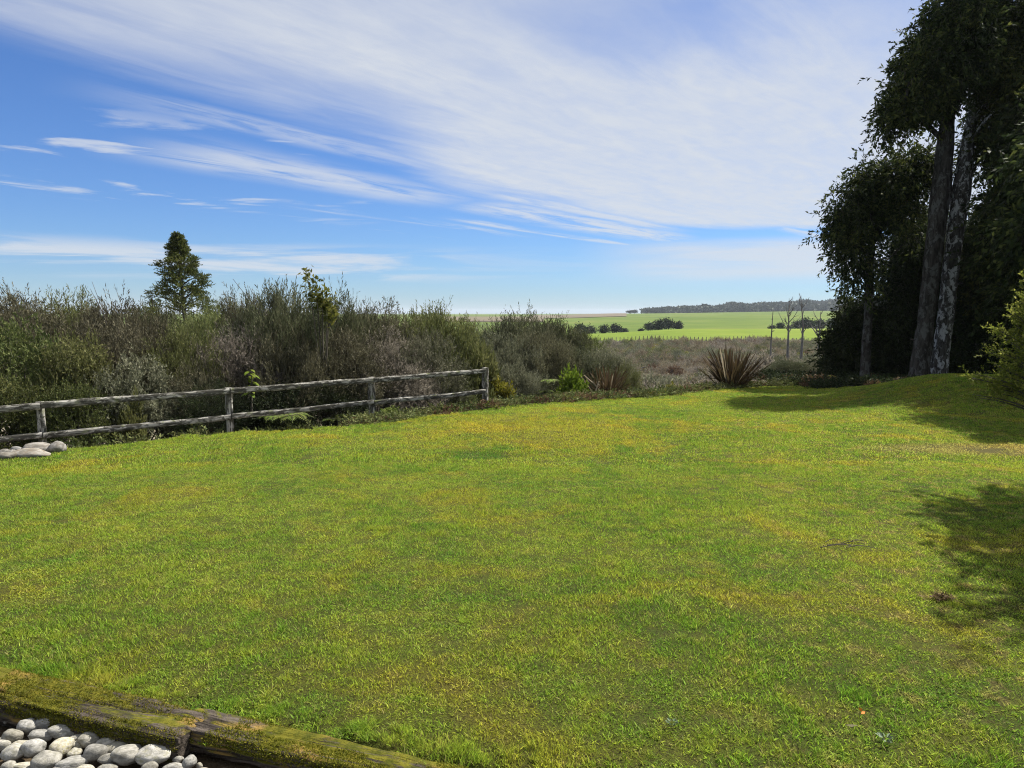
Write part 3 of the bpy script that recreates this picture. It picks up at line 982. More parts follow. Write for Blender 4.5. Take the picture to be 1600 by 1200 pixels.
# bare twigs sticking out over the skyline
def bare_branches():
    rng = np.random.default_rng(15)
    for (px, py, Y, lab) in ((385, 436, 15.4, 'bare forked twig sticking out above the scrub left of the tallest bush'),
                             (137, 440, 16.5, 'bare thin twigs sticking out above the scrub at the left')):
        top = at(px, py, Y); zb = float(z_ground(top[0], Y))
        t = thing('bare_branch', lab, 'branch', (top[0] + .35, Y, zb))
        g = Geo(); H = top[2] - zb
        for k in range(5):
            e = np.array([-.35 + rng.normal() * .18, rng.normal() * .1, H * (1 - .04 * k)])
            tube(g, spline([(0, 0, 0), (.05, 0, H * .7), e], 8), np.linspace(.02, .004, 8), 4)
        link('twigs', g.mesh('twigs', [M['dead']], True), t)


bare_branches()


# ferns and broad leaved plant behind the rails
def fern(px, py, Y, label, size, mat='fern', nfr=9, zoff=0.0):
    rng = np.random.default_rng(int(px))
    p = at(px, py, Y)
    t = thing('fern', label, 'fern', (p[0], Y, p[2] + zoff), rng.random() * 6, 'ferns behind the rails')
    for k in range(nfr):
        a = k / nfr * 2 * math.pi + rng.normal() * .2
        L = size * rng.uniform(.7, 1.1)
        q = np.linspace(0, 1, 14)
        sp_ = np.stack([np.cos(a) * L * q, np.sin(a) * L * q, L * (.55 * q - .65 * q ** 2.2)], 1)
        g = Geo()
        tube(g, sp_, np.linspace(.006, .002, 14), 4, 1, cap=False)
        tg = unit(np.gradient(sp_, axis=0)); sd = unit(np.cross(tg, [0, 0, 1.0]))
        for s in (-1, 1):
            w_ = .26 * L * np.sin(np.clip(q * 1.05 + .05, 0, 1) * math.pi) ** .7 + .01
            Pn = sp_[1:]; Dn = sd[1:] * s + tg[1:] * .35
            Ln = w_[1:, None]; nrm = np.cross(sd[1:], tg[1:])
            sidev = tg[1:] * L * .035
            V = np.stack([Pn - sidev * .6, Pn + Dn * Ln * .5 - sidev, Pn + Dn * Ln - nrm * Ln * .15, Pn + Dn * Ln * .5 + sidev], 1)
            g.add(V.reshape(-1, 3), np.arange(4 * len(Pn)).reshape(-1, 4), 0)
        link('frond', g.mesh('frond', [M[mat], M['stem']]), t)


for (px, py, Y, lab, sz) in ((455, 652, 13.0, 'pale fern under the lower rail right of the second post', .45),
                             (428, 652, 13.2, 'flat topped pale fern nearest the second fence post', .36),
                             (548, 650, 14.3, 'dim fern under the lower rail left of the third post', .42),
                             (520, 656, 14.1, 'small shaded fern midway between second and third posts', .3)):
    fern(px, py, Y, lab, sz)
for (px, py, lab, sz) in ((862, 596, 'pale drooping fern at the lawn edge left of the lime shrub', .38),
                          (852, 612, 'pale fern low in front of the dark bush by the lime shrub', .3)):
    fern(px, py, 18.3, lab, sz)


def broadleaf():
    rng = np.random.default_rng(9)
    p = at(392, 618, 13.2); zb = p[2]
    t = thing('broadleaf_plant', 'yellow green broad leaved plant rising above the rail right of second post', 'plant', (p[0], 13.2, zb))
    h = Geo(); tube(h, spline([(0, 0, -.4), (.02, 0, .15), (.03, 0, .5)], 6), np.linspace(.02, .008, 6), 5)
    link('stem', h.mesh('stem', [M['stem']], True), t)
    for k in range(15):
        a = rng.random() * 6.28; z = .02 + .5 * k / 15
        L = rng.uniform(.13, .2)
        q = np.linspace(0, 1, 5)
        c = np.stack([np.cos(a) * L * q, np.sin(a) * L * q, z + L * (.3 * q - .7 * q * q)], 1)
        sd = np.array([-math.sin(a), math.cos(a), 0]) * (L * .27)
        wv = np.sin(np.clip(q * .95 + .05, 0, 1) * math.pi)[:, None]
        V = np.concatenate([c - sd * wv, c + sd * wv])
        g = Geo(); g.add(V, [[i, i + 1, i + 6, i + 5] for i in range(4)])
        link('leaf', g.mesh('leaf', [M['lime']], True), t)


broadleaf()


# ------------------------------------------------------------------ edge planting (uncountable low cover) and heath
def clump_mesh(seed, mat, n, r, h, lL, lW, up=.6):
    rng = np.random.default_rng(seed)
    P = rng.normal(size=(n, 3)) * [r * .5, r * .5, 0]; P[:, 2] = rng.random(n) * h * .6
    D = unit(P * [1 / r, 1 / r, 0] + [0, 0, up] + rng.normal(size=(n, 3)) * .45)
    g = Geo(); sprays(g, P, D, h * .5, 6, lL, lW, rng, .8, .1, 0, .004, 1)
    return g.mesh('clump', [M[mat], M['stem']])


def undergrowth():
    rng = np.random.default_rng(21)
    ms = [clump_mesh(1, 'russet', 60, .25, .26, .06, .03), clump_mesh(2, 'olive', 60, .25, .28, .06, .03), clump_mesh(3, 'russet', 60, .25, .2, .05, .03),
          clump_mesh(4, 'fern', 40, .2, .22, .06, .025), clump_mesh(5, 'leafy', 70, .3, .35, .06, .03), clump_mesh(6, 'yellow', 40, .2, .22, .05, .025), clump_mesh(7, 'forest_deep', 60, .28, .3, .07, .035)]
    P, I, Sc = [], [], []
    px = np.concatenate([rng.uniform(560, 760, 110), rng.uniform(760, 1260, 560)])
    for q in px:
        e = G(q, float(np.interp(q, [a for a, _ in _edge_px], [b for _, b in _edge_px])))
        dy = .10 + abs(rng.normal()) * .7 + (.25 if q < 760 else 0)
        P.append((e[0] + dy * e[0] / e[1], e[1] + dy, float(z_plane(e[0], e[1])) - .14 * dy - .06)); I.append(rng.choice([0, 0, 1, 1, 1, 2, 4, 3, 4, 5])); Sc.append(rng.uniform(.45, 1.05))
    for q in rng.uniform(-12, 1, 420) if False else rng.uniform(-11, -.6, 110):
        dy = .9 + abs(rng.normal()) * .9
        y = float(edge_y(q)) + dy
        P.append((q, y, float(z_ground(q, y)))); I.append(rng.choice([1, 4, 4, 4, 2, 4])); Sc.append(rng.uniform(.5, 1.2))
    for q in range(260):      # under the trees
        x, y = rng.uniform(8.5, 17), rng.uniform(19.6, 24)
        P.append((x, y, float(z_lawn(x, y)) - .03)); I.append(rng.choice([6, 6, 6, 0])); Sc.append(rng.uniform(.6, 1.3))
    n = len(P); Sc = np.array(Sc)
    R = np.zeros((n, 3)); R[:, 2] = rng.random(n) * 6.28
    scatter('undergrowth', P, R, np.stack([Sc, Sc, Sc], 1), I, ms)


undergrowth()


def heath():
    rng = np.random.default_rng(31)

    def small(seed, mat, r, h, n, lL, lW, twig):
        r_ = np.random.default_rng(seed); n = int(n * .8)
        d_ = rand_dir(n, r_); d_[:, 2] = np.abs(d_[:, 2])
        P = d_ * [r, r, h * .75] * (r_.random(n) ** .4)[:, None] * .8
        D = unit(d_ + [0, 0, .8] + r_.normal(size=(n, 3)) * .5)
        g = Geo(); sprays(g, P, D, h * .35, 6, lL, lW, r_, .8, 0, 0, twig, 1)
        return g.mesh('heath_bush', [M[mat], M['dead']])

    ms = [small(1, 'mauve', .55, .75, 120, .10, .022, .012), small(2, 'mauve', .7, .6, 120, .10, .022, .012), small(3, 'heath_brown', .6, .8, 120, .10, .03, .01),
          small(4, 'olive', .5, .7, 120, .10, .04, .01), small(5, 'russet', .5, .6, 110, .10, .035, .01), small(6, 'pale', .6, .9, 130, .10, .03, .01),
          small(7, 'broom', .6, .9, 130, .10, .035, .01), small(8, 'yellow', .4, .5, 70, .09, .035, .008)]
    n = 17000
    y = 22 * (168 / 22) ** (rng.random(n) ** .62)
    u_ = rng.uniform(-.25, .62, n)
    x = u_ * y
    e = y - edge_y(x)
    ok = (e > 1.2) & (y < b_heath(u_) - 1.5) & ~((x > 7.8) & (y < 27)) & ~((y > b_heath(u_) - 16) & (u_ < .28) & (y < b_heath(u_) - 7))
    x, y = x[ok], y[ok]
    nn = np.array([noise.noise(Vector((a * .06, b * .035, 1))) + .5 * noise.noise(Vector((a * .25, b * .15, 7))) for a, b in zip(x, y)])
    pick = rng.random(len(x))
    idx = np.where(nn > .16, rng.choice([3, 2, 5, 7, 5], len(x)), np.where(nn < -.22, rng.choice([0, 1, 4, 2], len(x)), rng.choice([0, 1, 2, 2, 2, 3, 5, 6, 0], len(x))))
    idx = np.where(pick > .975, 7, idx)
    s = .5 + 1.1 * rng.random(len(x)) ** 3
    s = s * np.clip(.75 + y / 200, .75, 1.5)
    R = np.zeros((len(x), 3)); R[:, 2] = rng.random(len(x)) * 6.28
    o = scatter('heath_scrub', np.stack([x, y, z_ground(x, y) - .05], 1), R, np.stack([s, s, s * (.8 + .5 * rng.random(len(x)))], 1), idx, ms)


heath()


# ------------------------------------------------------------------ flax
def flax(label, px, pybase, Y, H, nleaf, spread, dry, seed):
    rng = np.random.default_rng(seed)
    p = at(px, pybase, Y)
    t = thing('flax_plant', label, 'flax', (p[0], Y, p[2] - .05), 0, 'bronze flax plants at the lawn edge')
    for k in range(nleaf):
        a = rng.random() * 2 * math.pi
        inc = (rng.random() ** .75) * spread
        L = H * rng.uniform(.72, 1.08) * (1 - .10 * inc)
        q = np.linspace(0, 1, 8)
        hd = np.array([math.cos(a), math.sin(a), 0])
        bend = rng.uniform(0, .25) + .1 * inc + (.7 if rng.random() < .12 else 0)
        b0 = hd * rng.uniform(.02, .16) + np.array([rng.normal() * .06, rng.normal() * .06, 0])
        c = b0 + hd * (math.sin(inc) * L * q)[:, None] + np.array([0, 0, 1.0]) * (math.cos(inc) * L * q - bend * L * q ** 2.6 * .5)[:, None]
        tw = rng.normal() * .6
        sd = np.array([-math.sin(a), math.cos(a), 0]) * math.cos(tw) + (np.array([0, 0, 1.0]) * math.sin(inc) - hd * math.cos(inc)) * math.sin(tw)
        wd = rng.uniform(.014, .025) * np.minimum(1, 6 * (1.02 - q)) * (.75 + .25 * np.minimum(1, q * 4))
        nr = unit(np.cross(sd, c[-1] - c[0]))
        V = np.concatenate([c - sd * wd[:, None], c + nr * (wd * .35)[:, None], c + sd * wd[:, None]])
        F = [[i, i + 1, i + 9, i + 8] for i in range(7)] + [[i + 8, i + 9, i + 17, i + 16] for i in range(7)]
        g = Geo(); g.add(V, F)
        link('leaf', g.mesh('leaf', [M['flax_dry'] if rng.random() < dry else M['flax']], True), t)


flax('big bronze flax clump with sword leaves at the far edge of the lawn', 1143, 608, 20.3, 1.42, 230, .82, .012, 3)
flax('smaller rusty flax in front of the pale scrub, left of the big one', 950, 619, 18.6, .95, 85, .85, .025, 4)


def dry_stalk(px, py, Y, px2, py2, label):
    a, b = at(px, py, Y), at(px2, py2, Y)
    g = Geo(); tube(g, spline([(0, 0, 0), (b - a) * .5 + [0, .03, 0], b - a], 5), [.022, .02, .018, .016, .012], 5)
    o = link('dry_stalk', g.mesh('dry_stalk', [M['flax_dry']], True), None, a)
    tag(o, label, 'stalk', 'dry stalks at the lawn edge')


dry_stalk(931, 611, 18.0, 936, 596, 'short upright bleached stalk in front of the smaller flax')
dry_stalk(932, 604, 18.4, 912, 586, 'long leaning bleached stalk left of the smaller flax')
dry_stalk(1187, 610, 20.6, 1180, 594, 'bleached leaning stalk standing right of the big flax')


# ------------------------------------------------------------------ the rail fence
def rail_mesh(L, hgt, thk, seed, name='rail'):
    nx, prof = 40, []
    y0, z0 = thk / 2, hgt / 2
    prof = [(-y0, -z0), (0, -z0), (y0, -z0), (y0, -z0 * .4), (y0, z0 * .3), (y0, z0), (0, z0), (-y0, z0), (-y0, z0 * .3), (-y0, -z0 * .4)]
    V = []
    for i in range(nx + 1):
        x = L * i / nx
        for (a, b) in prof:
            nz = noise.noise(Vector((x * 3 + seed * 7, a * 20, b * 14))) ; ny = noise.noise(Vector((x * 5, a * 30 + seed, b * 22 + 9)))
            sag = .012 * noise.noise(Vector((x * .8, seed * 3.1, 0)))
            V.append((x, a * (1 + .25 * ny), b * (1 + .16 * nz) + sag))
    n = len(prof)
    F = [[i * n + j, i * n + (j + 1) % n, (i + 1) * n + (j + 1) % n, (i + 1) * n + j] for i in range(nx) for j in range(n)]
    g = Geo(); g.add(V, F)
    g.add(np.array(V[:n]), np.array([list(range(n))[::-1]])); g.add(np.array(V[-n:]), np.array([list(range(n))]))
    return g.mesh(name, [M['rail']])


def build_fence():
    D, c = 10.5, .161
    ts = [-1, 0, 1, 2, 3]
    pts = []
    for t in ts:
        px = (65 + 353 * t) / (1 + c * t); Y = D * (1 + c * t)
        yl = np.interp(px, [65, 360, 583, 757], [662, 640, 622, 606])
        pts.append(np.array([at(px, yl, Y)[0], Y]))
    zt = np.interp(ts, [-1, 0, 3], [0, at(65, 628, D)[2], at(757, 576, D * (1 + 3 * c))[2]])
    zt[0] = zt[1] - (zt[2] - zt[1])
    d_ = unit(pts[4] - pts[1]); ang = math.atan2(d_[1], d_[0])
    nrm = np.array([d_[1], -d_[0]])                   # towards the lawn
    root = thing('rail_fence', 'weathered two rail timber fence along the edge of the lawn', 'fence', (pts[0][0], pts[0][1], z_lawn(*pts[0])))
    base = np.array([pts[0][0], pts[0][1], float(z_lawn(*pts[0]))])
    for k, t in enumerate(ts):
        zg = float(z_ground(*pts[k])) - .25
        top = zt[k] + (.02 if k == 4 else -.005)
        g = Geo(); H = top - zg
        nz = 14; V = []
        for i in range(nz + 1):
            z = H * i / nz
            for (a, b) in ((-.055, -.05), (0, -.055), (.055, -.05), (.06, 0), (.055, .05), (0, .055), (-.055, .05), (-.06, 0)):
                q = 1 + .14 * noise.noise(Vector((a * 30 + k, b * 30, z * 4)))
                V.append((z, a * q, b * q))
        n = 8
        F = [[i * n + j, i * n + (j + 1) % n, (i + 1) * n + (j + 1) % n, (i + 1) * n + j] for i in range(nz) for j in range(n)]
        g.add(V, F); g.add(np.array(V[-n:]), np.array([list(range(n))]))
        o = link('post', g.mesh('post', [M['rail']]), root)
        ctr = pts[k] - nrm * .062
        if k == 4: ctr = ctr + d_ * .05
        o.matrix_local = Matrix.Translation(Vector((ctr[0] - base[0], ctr[1] - base[1], zg - base[2]))) @ Matrix.Rotation(ang, 4, 'Z') @ Matrix.Rotation(-math.pi / 2, 4, 'Y')
    for lev, dz in ((0, -.05), (1, -.50)):
        for k in range(4):
            a, b = pts[k], pts[k + 1]
            L = np.linalg.norm(b - a) - .014
            za, zb = zt[k] + dz + random.uniform(-.01, .01), zt[k + 1] + dz + random.uniform(-.01, .01)
            if k == 3: L -= .005
            o = link('rail', rail_mesh(math.hypot(L, zb - za), .100 if lev == 0 else .092, .042, k + lev * 5), root)
            mid = a + nrm * .021
            o.matrix_local = Matrix.Translation(Vector((mid[0] - base[0] + d_[0] * .007, mid[1] - base[1] + d_[1] * .007, za - base[2]))) @ Matrix.Rotation(ang, 4, 'Z') @ Matrix.Rotation(-math.atan2(zb - za, L), 4, 'Y')
            # bolt heads at the joints
    return pts, zt


FENCE_PTS, FENCE_Z = build_fence()


# ------------------------------------------------------------------ stones
def stone_meshes(n, flat, mat, sub=3, seed=0):
    import bmesh
    out = []
    for k in range(n):
        bm = bmesh.new(); bmesh.ops.create_icosphere(bm, subdivisions=sub, radius=1)
        for v_ in bm.verts:
            co = v_.co.copy()
            f = 1 + .30 * noise.noise(co * .9 + Vector((k * 5.1 + seed, 2, 1))) + .10 * noise.noise(co * 2.3 + Vector((k * 3, seed, 4))) + .012 * noise.noise(co * 9)
            e = 1.0 - .12 * abs(co.x) ** 3
            v_.co = Vector((co.x * f, co.y * f * e, co.z * f * e))
        me = bpy.data.meshes.new('stone'); bm.to_mesh(me); bm.free()
        for p in me.polygons: p.use_smooth = True
        me.materials.append(mat); out.append(me)
    return out


PEB = stone_meshes(9, .6, M['stone'])
ROCK = stone_meshes(6, .6, M['boulder'], 3, 40)
BED_Z = -.10


def build_bed():
    rng = np.random.default_rng(3)
    # bed soil sheet a little above the sunk turf
    d_ = LOG_B[:2] - LOG_A[:2]; L = np.linalg.norm(d_); d_ = d_ / L; n_ = np.array([d_[1], -d_[0]])
    r = np.linspace(-1.2, L - .3, 40); q = np.linspace(-.04, 1.3, 20)
    X = LOG_A[0] + d_[0] * r[None] + n_[0] * q[:, None]; Y = LOG_A[1] + d_[1] * r[None] + n_[1] * q[:, None]
    Z = z_lawn(X, Y) - .10 + .012 + .006 * np.sin(X * 31) * np.sin(Y * 27)
    link('stone_bed_soil', grid_mesh('stone_bed_soil', X, Y, Z, M['soil']), kind='structure')
    S3 = 5.333
    G1 = 'pale river stones in the bed beside the mossy timbers'
    hand = [
        (450, 195, 255, 135, -15, 'large oval buff stone topmost in the bed, against the mossy timber'),
        (240, 235, 170, 130, 55, 'upright egg shaped stone left of the large topmost one'),
        (540, 270, 215, 115, -20, 'olive tinted oval stone right under the topmost large one'),
        (340, 290, 195, 95, -10, 'flat buff stone lying below the upright egg shaped one'),
        (100, 312, 115, 110, 80, 'rounded yellowish stone near the left edge under the timber'),
        (785, 262, 75, 42, 0, 'small greenish pebble alone below the timber moss'),
        (640, 318, 165, 85, -25, 'narrow white grey stone tilted beside the small greenish pebble'),
        (750, 338, 165, 110, -35, 'pale rounded stone leaning right, below the small greenish pebble'),
        (905, 350, 215, 92, -3, 'long smooth grey stone lying level close under the timber'),
        (980, 400, 205, 95, -15, 'grey freckled stone lying right below the long level one'),
        (1280, 482, 305, 160, 18, 'biggest smooth grey stone, in front of the timber joint'),
        (1075, 475, 250, 150, -55, 'long pale stone leaning against the biggest grey one'),
        (520, 405, 165, 140, 30, 'round blue grey stone with dark freckles in mid bed'),
        (790, 455, 140, 130, 60, 'round grey stone below the leaning pale one in mid bed'),
        (910, 482, 180, 85, -5, 'dark flattened stone shaded between two pale ones'),
        (285, 410, 150, 140, 60, 'broad white stone split by a thin crack line'),
        (190, 365, 180, 70, -5, 'low pale stone tucked behind the broad white one'),
        (115, 438, 185, 120, 8, 'large round blue grey stone at the left edge of the bed'),
        (70, 535, 105, 80, 0, 'small round grey stone at the lower left edge'),
        (390, 522, 235, 150, 15, 'large rough pale stone at the bottom of the bed'),
        (190, 520, 170, 52, -30, 'thin lilac grey slab of stone standing on edge'),
        (200, 560, 150, 50, -30, 'second thin lilac slab leaning on the first one'),
        (610, 520, 225, 95, -38, 'long cream stone slanting up to the round grey one'),
        (890, 565, 160, 85, -20, 'shaded grey stone at the frame bottom, left of the biggest one'),
        (700, 572, 155, 90, 5, 'low pale stone at the frame bottom under the slanting cream one'),
        (1245, 562, 100, 95, 70, 'small buff stone standing up in front of the biggest grey one'),
        (1575, 512, 95, 100, 40, 'white blocky stone nearest the dark end of the second timber'),
        (1440, 552, 155, 80, -15, 'warm grey stone right of the biggest one at the frame bottom'),
        (620, 432, 100, 85, 20, 'small mottled pebble wedged beside the round blue grey stone'),
        (650, 362, 95, 70, -40, 'small pale pebble under the narrow white grey stone'),
        (230, 572, 150, 60, 0, 'white pebble below the two thin slabs'),
        (15, 372, 70, 85, 70, 'pale stone cut by the left frame edge beside the blue grey one'),
        (1482, 468, 90, 52, -8, 'small dark stone in the shadow of the timber joint'),
        (1112, 572, 90, 55, 0, 'tiny brown stone in front of the biggest grey one'),
        (500, 560, 110, 70, -20, 'small buff stone right of the large rough pale one'),
        (400, 428, 80, 50, -20, 'small tan pebble above the large rough pale stone'),
        (1690, 580, 150, 70, 5, 'pale stone at the frame bottom right of the white blocky one'),
        (1850, 575, 90, 60, 0, 'small grey pebble under the dark bark of the second timber'),
        (1980, 590, 100, 55, 0, 'outermost grey pebble of the bed under the second timber'),
        (20, 590, 110, 60, 0, 'grey pebble in the bottom left corner'),
    ]
    taken = []
    for k, (zx, zy, wz, hz, rot, lab) in enumerate(hand):
        px, py = zx / S3, 1090 + zy / S3
        r = ray(px, py); zc_ = BED_Z + .05
        tt_ = (zc_ - CAM_H) / r[2]; p = np.array([0, 0, CAM_H]) + r * tt_
        sc = np.linalg.norm(p - [0, 0, CAM_H]) / FPX / math.sqrt(1 + ((px - 800) / FPX) ** 2 + ((py - 600) / FPX) ** 2) * 1.12
        a, b = wz / S3 * sc / 2, hz / S3 * sc / 2
        o = link('river_stone', PEB[k % 9], None, (p[0], p[1], BED_Z + .012 + b * .95))
        o.scale = (a, b * 1.15, b * .92)
        # long axis lies in the ground plane, turned as seen from above
        o.rotation_euler = (rng.normal() * .15, -math.radians(rot) * .25, -math.radians(rot) * .9)
        tag(o, lab, 'stone', G1)
        taken.append((p[0], p[1], max(a, b)))
    for k in range(420):
        px, py = rng.uniform(-40, 620), rng.uniform(1105, 1330)
        r = ray(px, py); tt_ = (BED_Z + .02 - CAM_H) / r[2]; p = np.array([0, 0, CAM_H]) + r * tt_
        b_ = float(bed_side(p[0], p[1]))
        if b_ < .10 or p[0] > .1: continue
        a = .016 + .036 * rng.random() ** 1.6
        if any((p[0] - q[0]) ** 2 + (p[1] - q[1]) ** 2 < (.80 * (a + q[2])) ** 2 for q in taken): continue
        taken.append((p[0], p[1], a))
        o = link('river_stone', PEB[rng.integers(0, 9)], None, (p[0], p[1], BED_Z + .005 + a * .5))
        o.scale = (a, a * rng.uniform(.65, .9), a * rng.uniform(.5, .75)); o.rotation_euler = (rng.normal() * .3, rng.normal() * .3, rng.random() * 6)
        tag(o, 'small pale filler stone wedged between the bigger stones of the bed', 'stone', 'small filler stones of the bed')


build_bed()


def build_pile():
    hand = [(60, 703, 46, 17, 0, 'big brown domed stone at the top of the pile by the fence'),
            (63, 704, 20, 13, 0, 'white rounded stone in front of the domed brown one'),
            (88, 704, 25, 17, 10, 'pinkish stone with a dark face at the right end of the pile'),
            (50, 712, 54, 13, -5, 'long flat grey stone at the front of the stone pile'),
            (10, 717, 26, 11, 0, 'grey flat stone at the front left of the stone pile'),
            (8, 708, 18, 10, -10, 'pale stone at the left edge of the stone pile'),
            (26, 702, 17, 8, -5, 'small pale stone at the back of the stone pile'),
            (20, 709, 12, 9, 20, 'small brown stone in the middle of the stone pile'),
            (31, 709, 10, 7, 0, 'tiny dark stone under the domed one in the pile'),
            (-18, 711, 30, 16, 0, 'grey stone of the pile outside the left frame edge')]
    for k, (px, py, wpx, hpx, rot, lab) in enumerate(hand):
        Yg = 9.85 - (py - 703) * .035
        p = at(px, py, Yg); a, b = wpx / 2 * Yg / FPX * 1.15, hpx / 2 * Yg / FPX * 1.25
        zg = float(z_lawn(p[0], Yg))
        o = link('pile_stone', ROCK[k % 6], None, (p[0], Yg, max(zg + b * .6, p[2])))
        o.scale = (a, max(b * 1.1, a * .6), b); o.rotation_euler = (0, -math.radians(rot), .2 * (k % 3))
        tag(o, lab, 'stone', 'stones piled by the left fence post')


build_pile()


# ------------------------------------------------------------------ mossy timbers
def timber(A, B, rad, seed, label, taper=.85):
    A, B = np.asarray(A, float), np.asarray(B, float)
    dv = B[:2] - A[:2]; L = np.linalg.norm(dv); ang = math.atan2(dv[1], dv[0])
    nx, nt = 150, 72
    V = []
    for i in range(nx + 1):
        x = L * i / nx
        ends = min(1, .8 + 14 * min(i, nx - i) / nx)
        for j in range(nt):
            th = 2 * math.pi * j / nt
            cy, cz = math.cos(th), math.sin(th)
            sq = 1 / max(abs(cy), abs(cz)) ** .7                     # between round and square
            gr = noise.noise(Vector((x * 1.3, th * 2.6 + seed, 1.3)))
            gr2 = noise.noise(Vector((x * 5, th * 5 + seed, 4.1)))
            gr3 = noise.noise(Vector((x * 14, cy * 9 + seed, cz * 9)))
            ck = noise.noise(Vector((x * .55, th * 2.1 + seed * 2.7, 8.0)))
            ck2 = noise.noise(Vector((x * 1.1, th * 4.6 + seed, 2.2)))
            split = -.16 * math.exp(-(ck / .045) ** 2) - .09 * math.exp(-(ck2 / .05) ** 2)
            r = rad * sq * (1 + split + .07 * gr + .06 * gr2 + .06 * gr3 - .16 * max(0, -gr - .2)) * ends * (1 - (1 - taper) * i / nx)
            V.append((x, cy * r * 1.30, cz * r * .78))
    F = [[i * nt + j, i * nt + (j + 1) % nt, (i + 1) * nt + (j + 1) % nt, (i + 1) * nt + j] for i in range(nx) for j in range(nt)]
    g = Geo(); g.add(V, F)
    for i0 in (0, nx):
        c = np.array([V[i0 * nt + j] for j in range(nt)])
        g.add(np.vstack([c, c.mean(0)[None]]), np.array([[j, (j + 1) % nt, nt] for j in range(nt)]))
    root = thing('mossy_timber', label, 'log', (A[0], A[1], A[2]), ang)
    link('wood', g.mesh('wood', [M['log']], True), root)
    # moss cushions
    rng = np.random.default_rng(seed)
    Vn = np.array(V).reshape(nx + 1, nt, 3)
    n = 52000
    i = rng.integers(1, nx, n); j = rng.integers(1, int(nt / 2), n)
    fr = rng.random((n, 1)); P = Vn[i, j] * fr + Vn[i - 1, j] * (1 - fr); fr = rng.random((n, 1)); P = P * fr + Vn[i, j - 1] * (1 - fr) + rng.normal(size=(n, 3)) * .002
    keep = np.array([noise.noise(Vector((p[0] * 2.4 + seed, p[1] * 9, p[2] * 7))) + .35 * noise.noise(Vector((p[0] * 9, p[1] * 25, seed))) > (-.22 if seed == 3 else .16) for p in P])
    P = P[keep]
    h = Geo()
    kites(h, P - [0, 0, .004], unit(rng.normal(size=P.shape) * .8 + [0, .2, .8]), .006 + .011 * rng.random(len(P)) ** 2, .0042, rng)
    link('moss', h.mesh('moss', [M['moss_blade']]), root, kind='stuff')


a0, a1 = G(-140, 1057), G(303, 1150)
timber([a0[0], a0[1], -.045], [a1[0], a1[1], -.070], .088, 3, 'thick mossy timber edging the stone bed, the left one', .97)
b0, b1 = G(286, 1131), G(800, 1236)
timber([b0[0], b0[1], -.045], [b1[0], b1[1], -.065], .066, 8, 'split dark timber with moss patches, meeting the thicker one end to end', .8)


def litter():
    rng = np.random.default_rng(77)
    p = G(1310, 855)
    g = Geo()
    for k in range(7):
        a = np.array([rng.uniform(-.2, .1), rng.uniform(-.08, .08), .02]); e = a + np.array([rng.uniform(.1, .35), rng.uniform(-.06, .06), rng.uniform(-.005, .03)])
        tube(g, spline([a, (a + e) / 2 + [0, .02, .012], e], 5), np.linspace(.0035, .002, 5), 4)
    tag(link('fallen_twig', g.mesh('fallen_twig', [M['stem']], True), None, (p[0], p[1], z_lawn(p[0], p[1]) - .002)), 'grey fallen twig lying on the lawn near the right shadow', 'twig')
    p = G(1470, 938); g = Geo(); n = 160
    P = rng.normal(size=(n, 3)) * [.035, .02, .008] + [0, 0, .022]
    kites(g, P, rng.normal(size=(n, 3)) * [1, 1, .4], .035, .008, rng)
    tag(link('dead_leaf_clump', g.mesh('dead_leaf_clump', [M['russet']]), None, (p[0], p[1], z_lawn(p[0], p[1]))), 'clump of dead brown leaves on the lawn beside the shadow edge', 'leaves')
    p = G(1345, 1128); g = Geo()
    kites(g, np.array([[0, 0, .035], [.012, .01, .04]]), np.array([[1, .4, .3], [-.5, .8, .3]]), .024, .014, rng)
    om, b = new_mat('orange_leaf'); pr = principled(b, (.55, .17, .015), .6); b.l.new(pr.outputs[0], b.out.inputs['Surface'])
    tag(link('fallen_leaf', g.mesh('fallen_leaf', [om]), None, (p[0], p[1], z_lawn(p[0], p[1]))), 'small bright orange fallen leaf on the lawn', 'leaf')
    p = G(1320, 1145); g = Geo()
    kites(g, np.array([[0, 0, .035]]), np.array([[1, -.3, .15]]), .05, .014, rng)
    tag(link('fallen_leaf', g.mesh('fallen_leaf', [M['flax_dry']]), None, (p[0], p[1], z_lawn(p[0], p[1]))), 'narrow straw coloured leaf lying left of the orange one', 'leaf')
    wm = leaf_mat('silver_weed', [(.1, (.10, .14, .07)), (.9, (.22, .26, .17))], .2)
    for (px, py, s, lab) in ((1383, 1163, .035, 'silvery leaved weed rosette near the orange leaf'), (1050, 1138, .026, 'small silvery weed rosette in the lower middle of the lawn')):
        p = G(px, py); g = Geo(); n = 26; a = rng.random(n) * 6.28
        kites(g, np.stack([np.cos(a) * .01, np.sin(a) * .01, np.full(n, .025)], 1), np.stack([np.cos(a), np.sin(a), rng.uniform(.1, .7, n)], 1), s * rng.uniform(.5, 1, n), s * .3, rng)
        tag(link('weed', g.mesh('weed', [wm]), None, (p[0], p[1], z_lawn(p[0], p[1]))), lab, 'weed')


litter()


# ------------------------------------------------------------------ trees
def crown_points(ells, rng):
    P = []
    for (px, py, Y, rx, ry, n) in ells:
        c = at(px, py, Y); a, b = rx * Y / FPX, ry * Y / FPX
        d_ = rand_dir(n, rng) * (rng.random(n) ** .45)[:, None]
        P.append(c + d_ * [a, a * .85, b])
    return np.vstack(P)


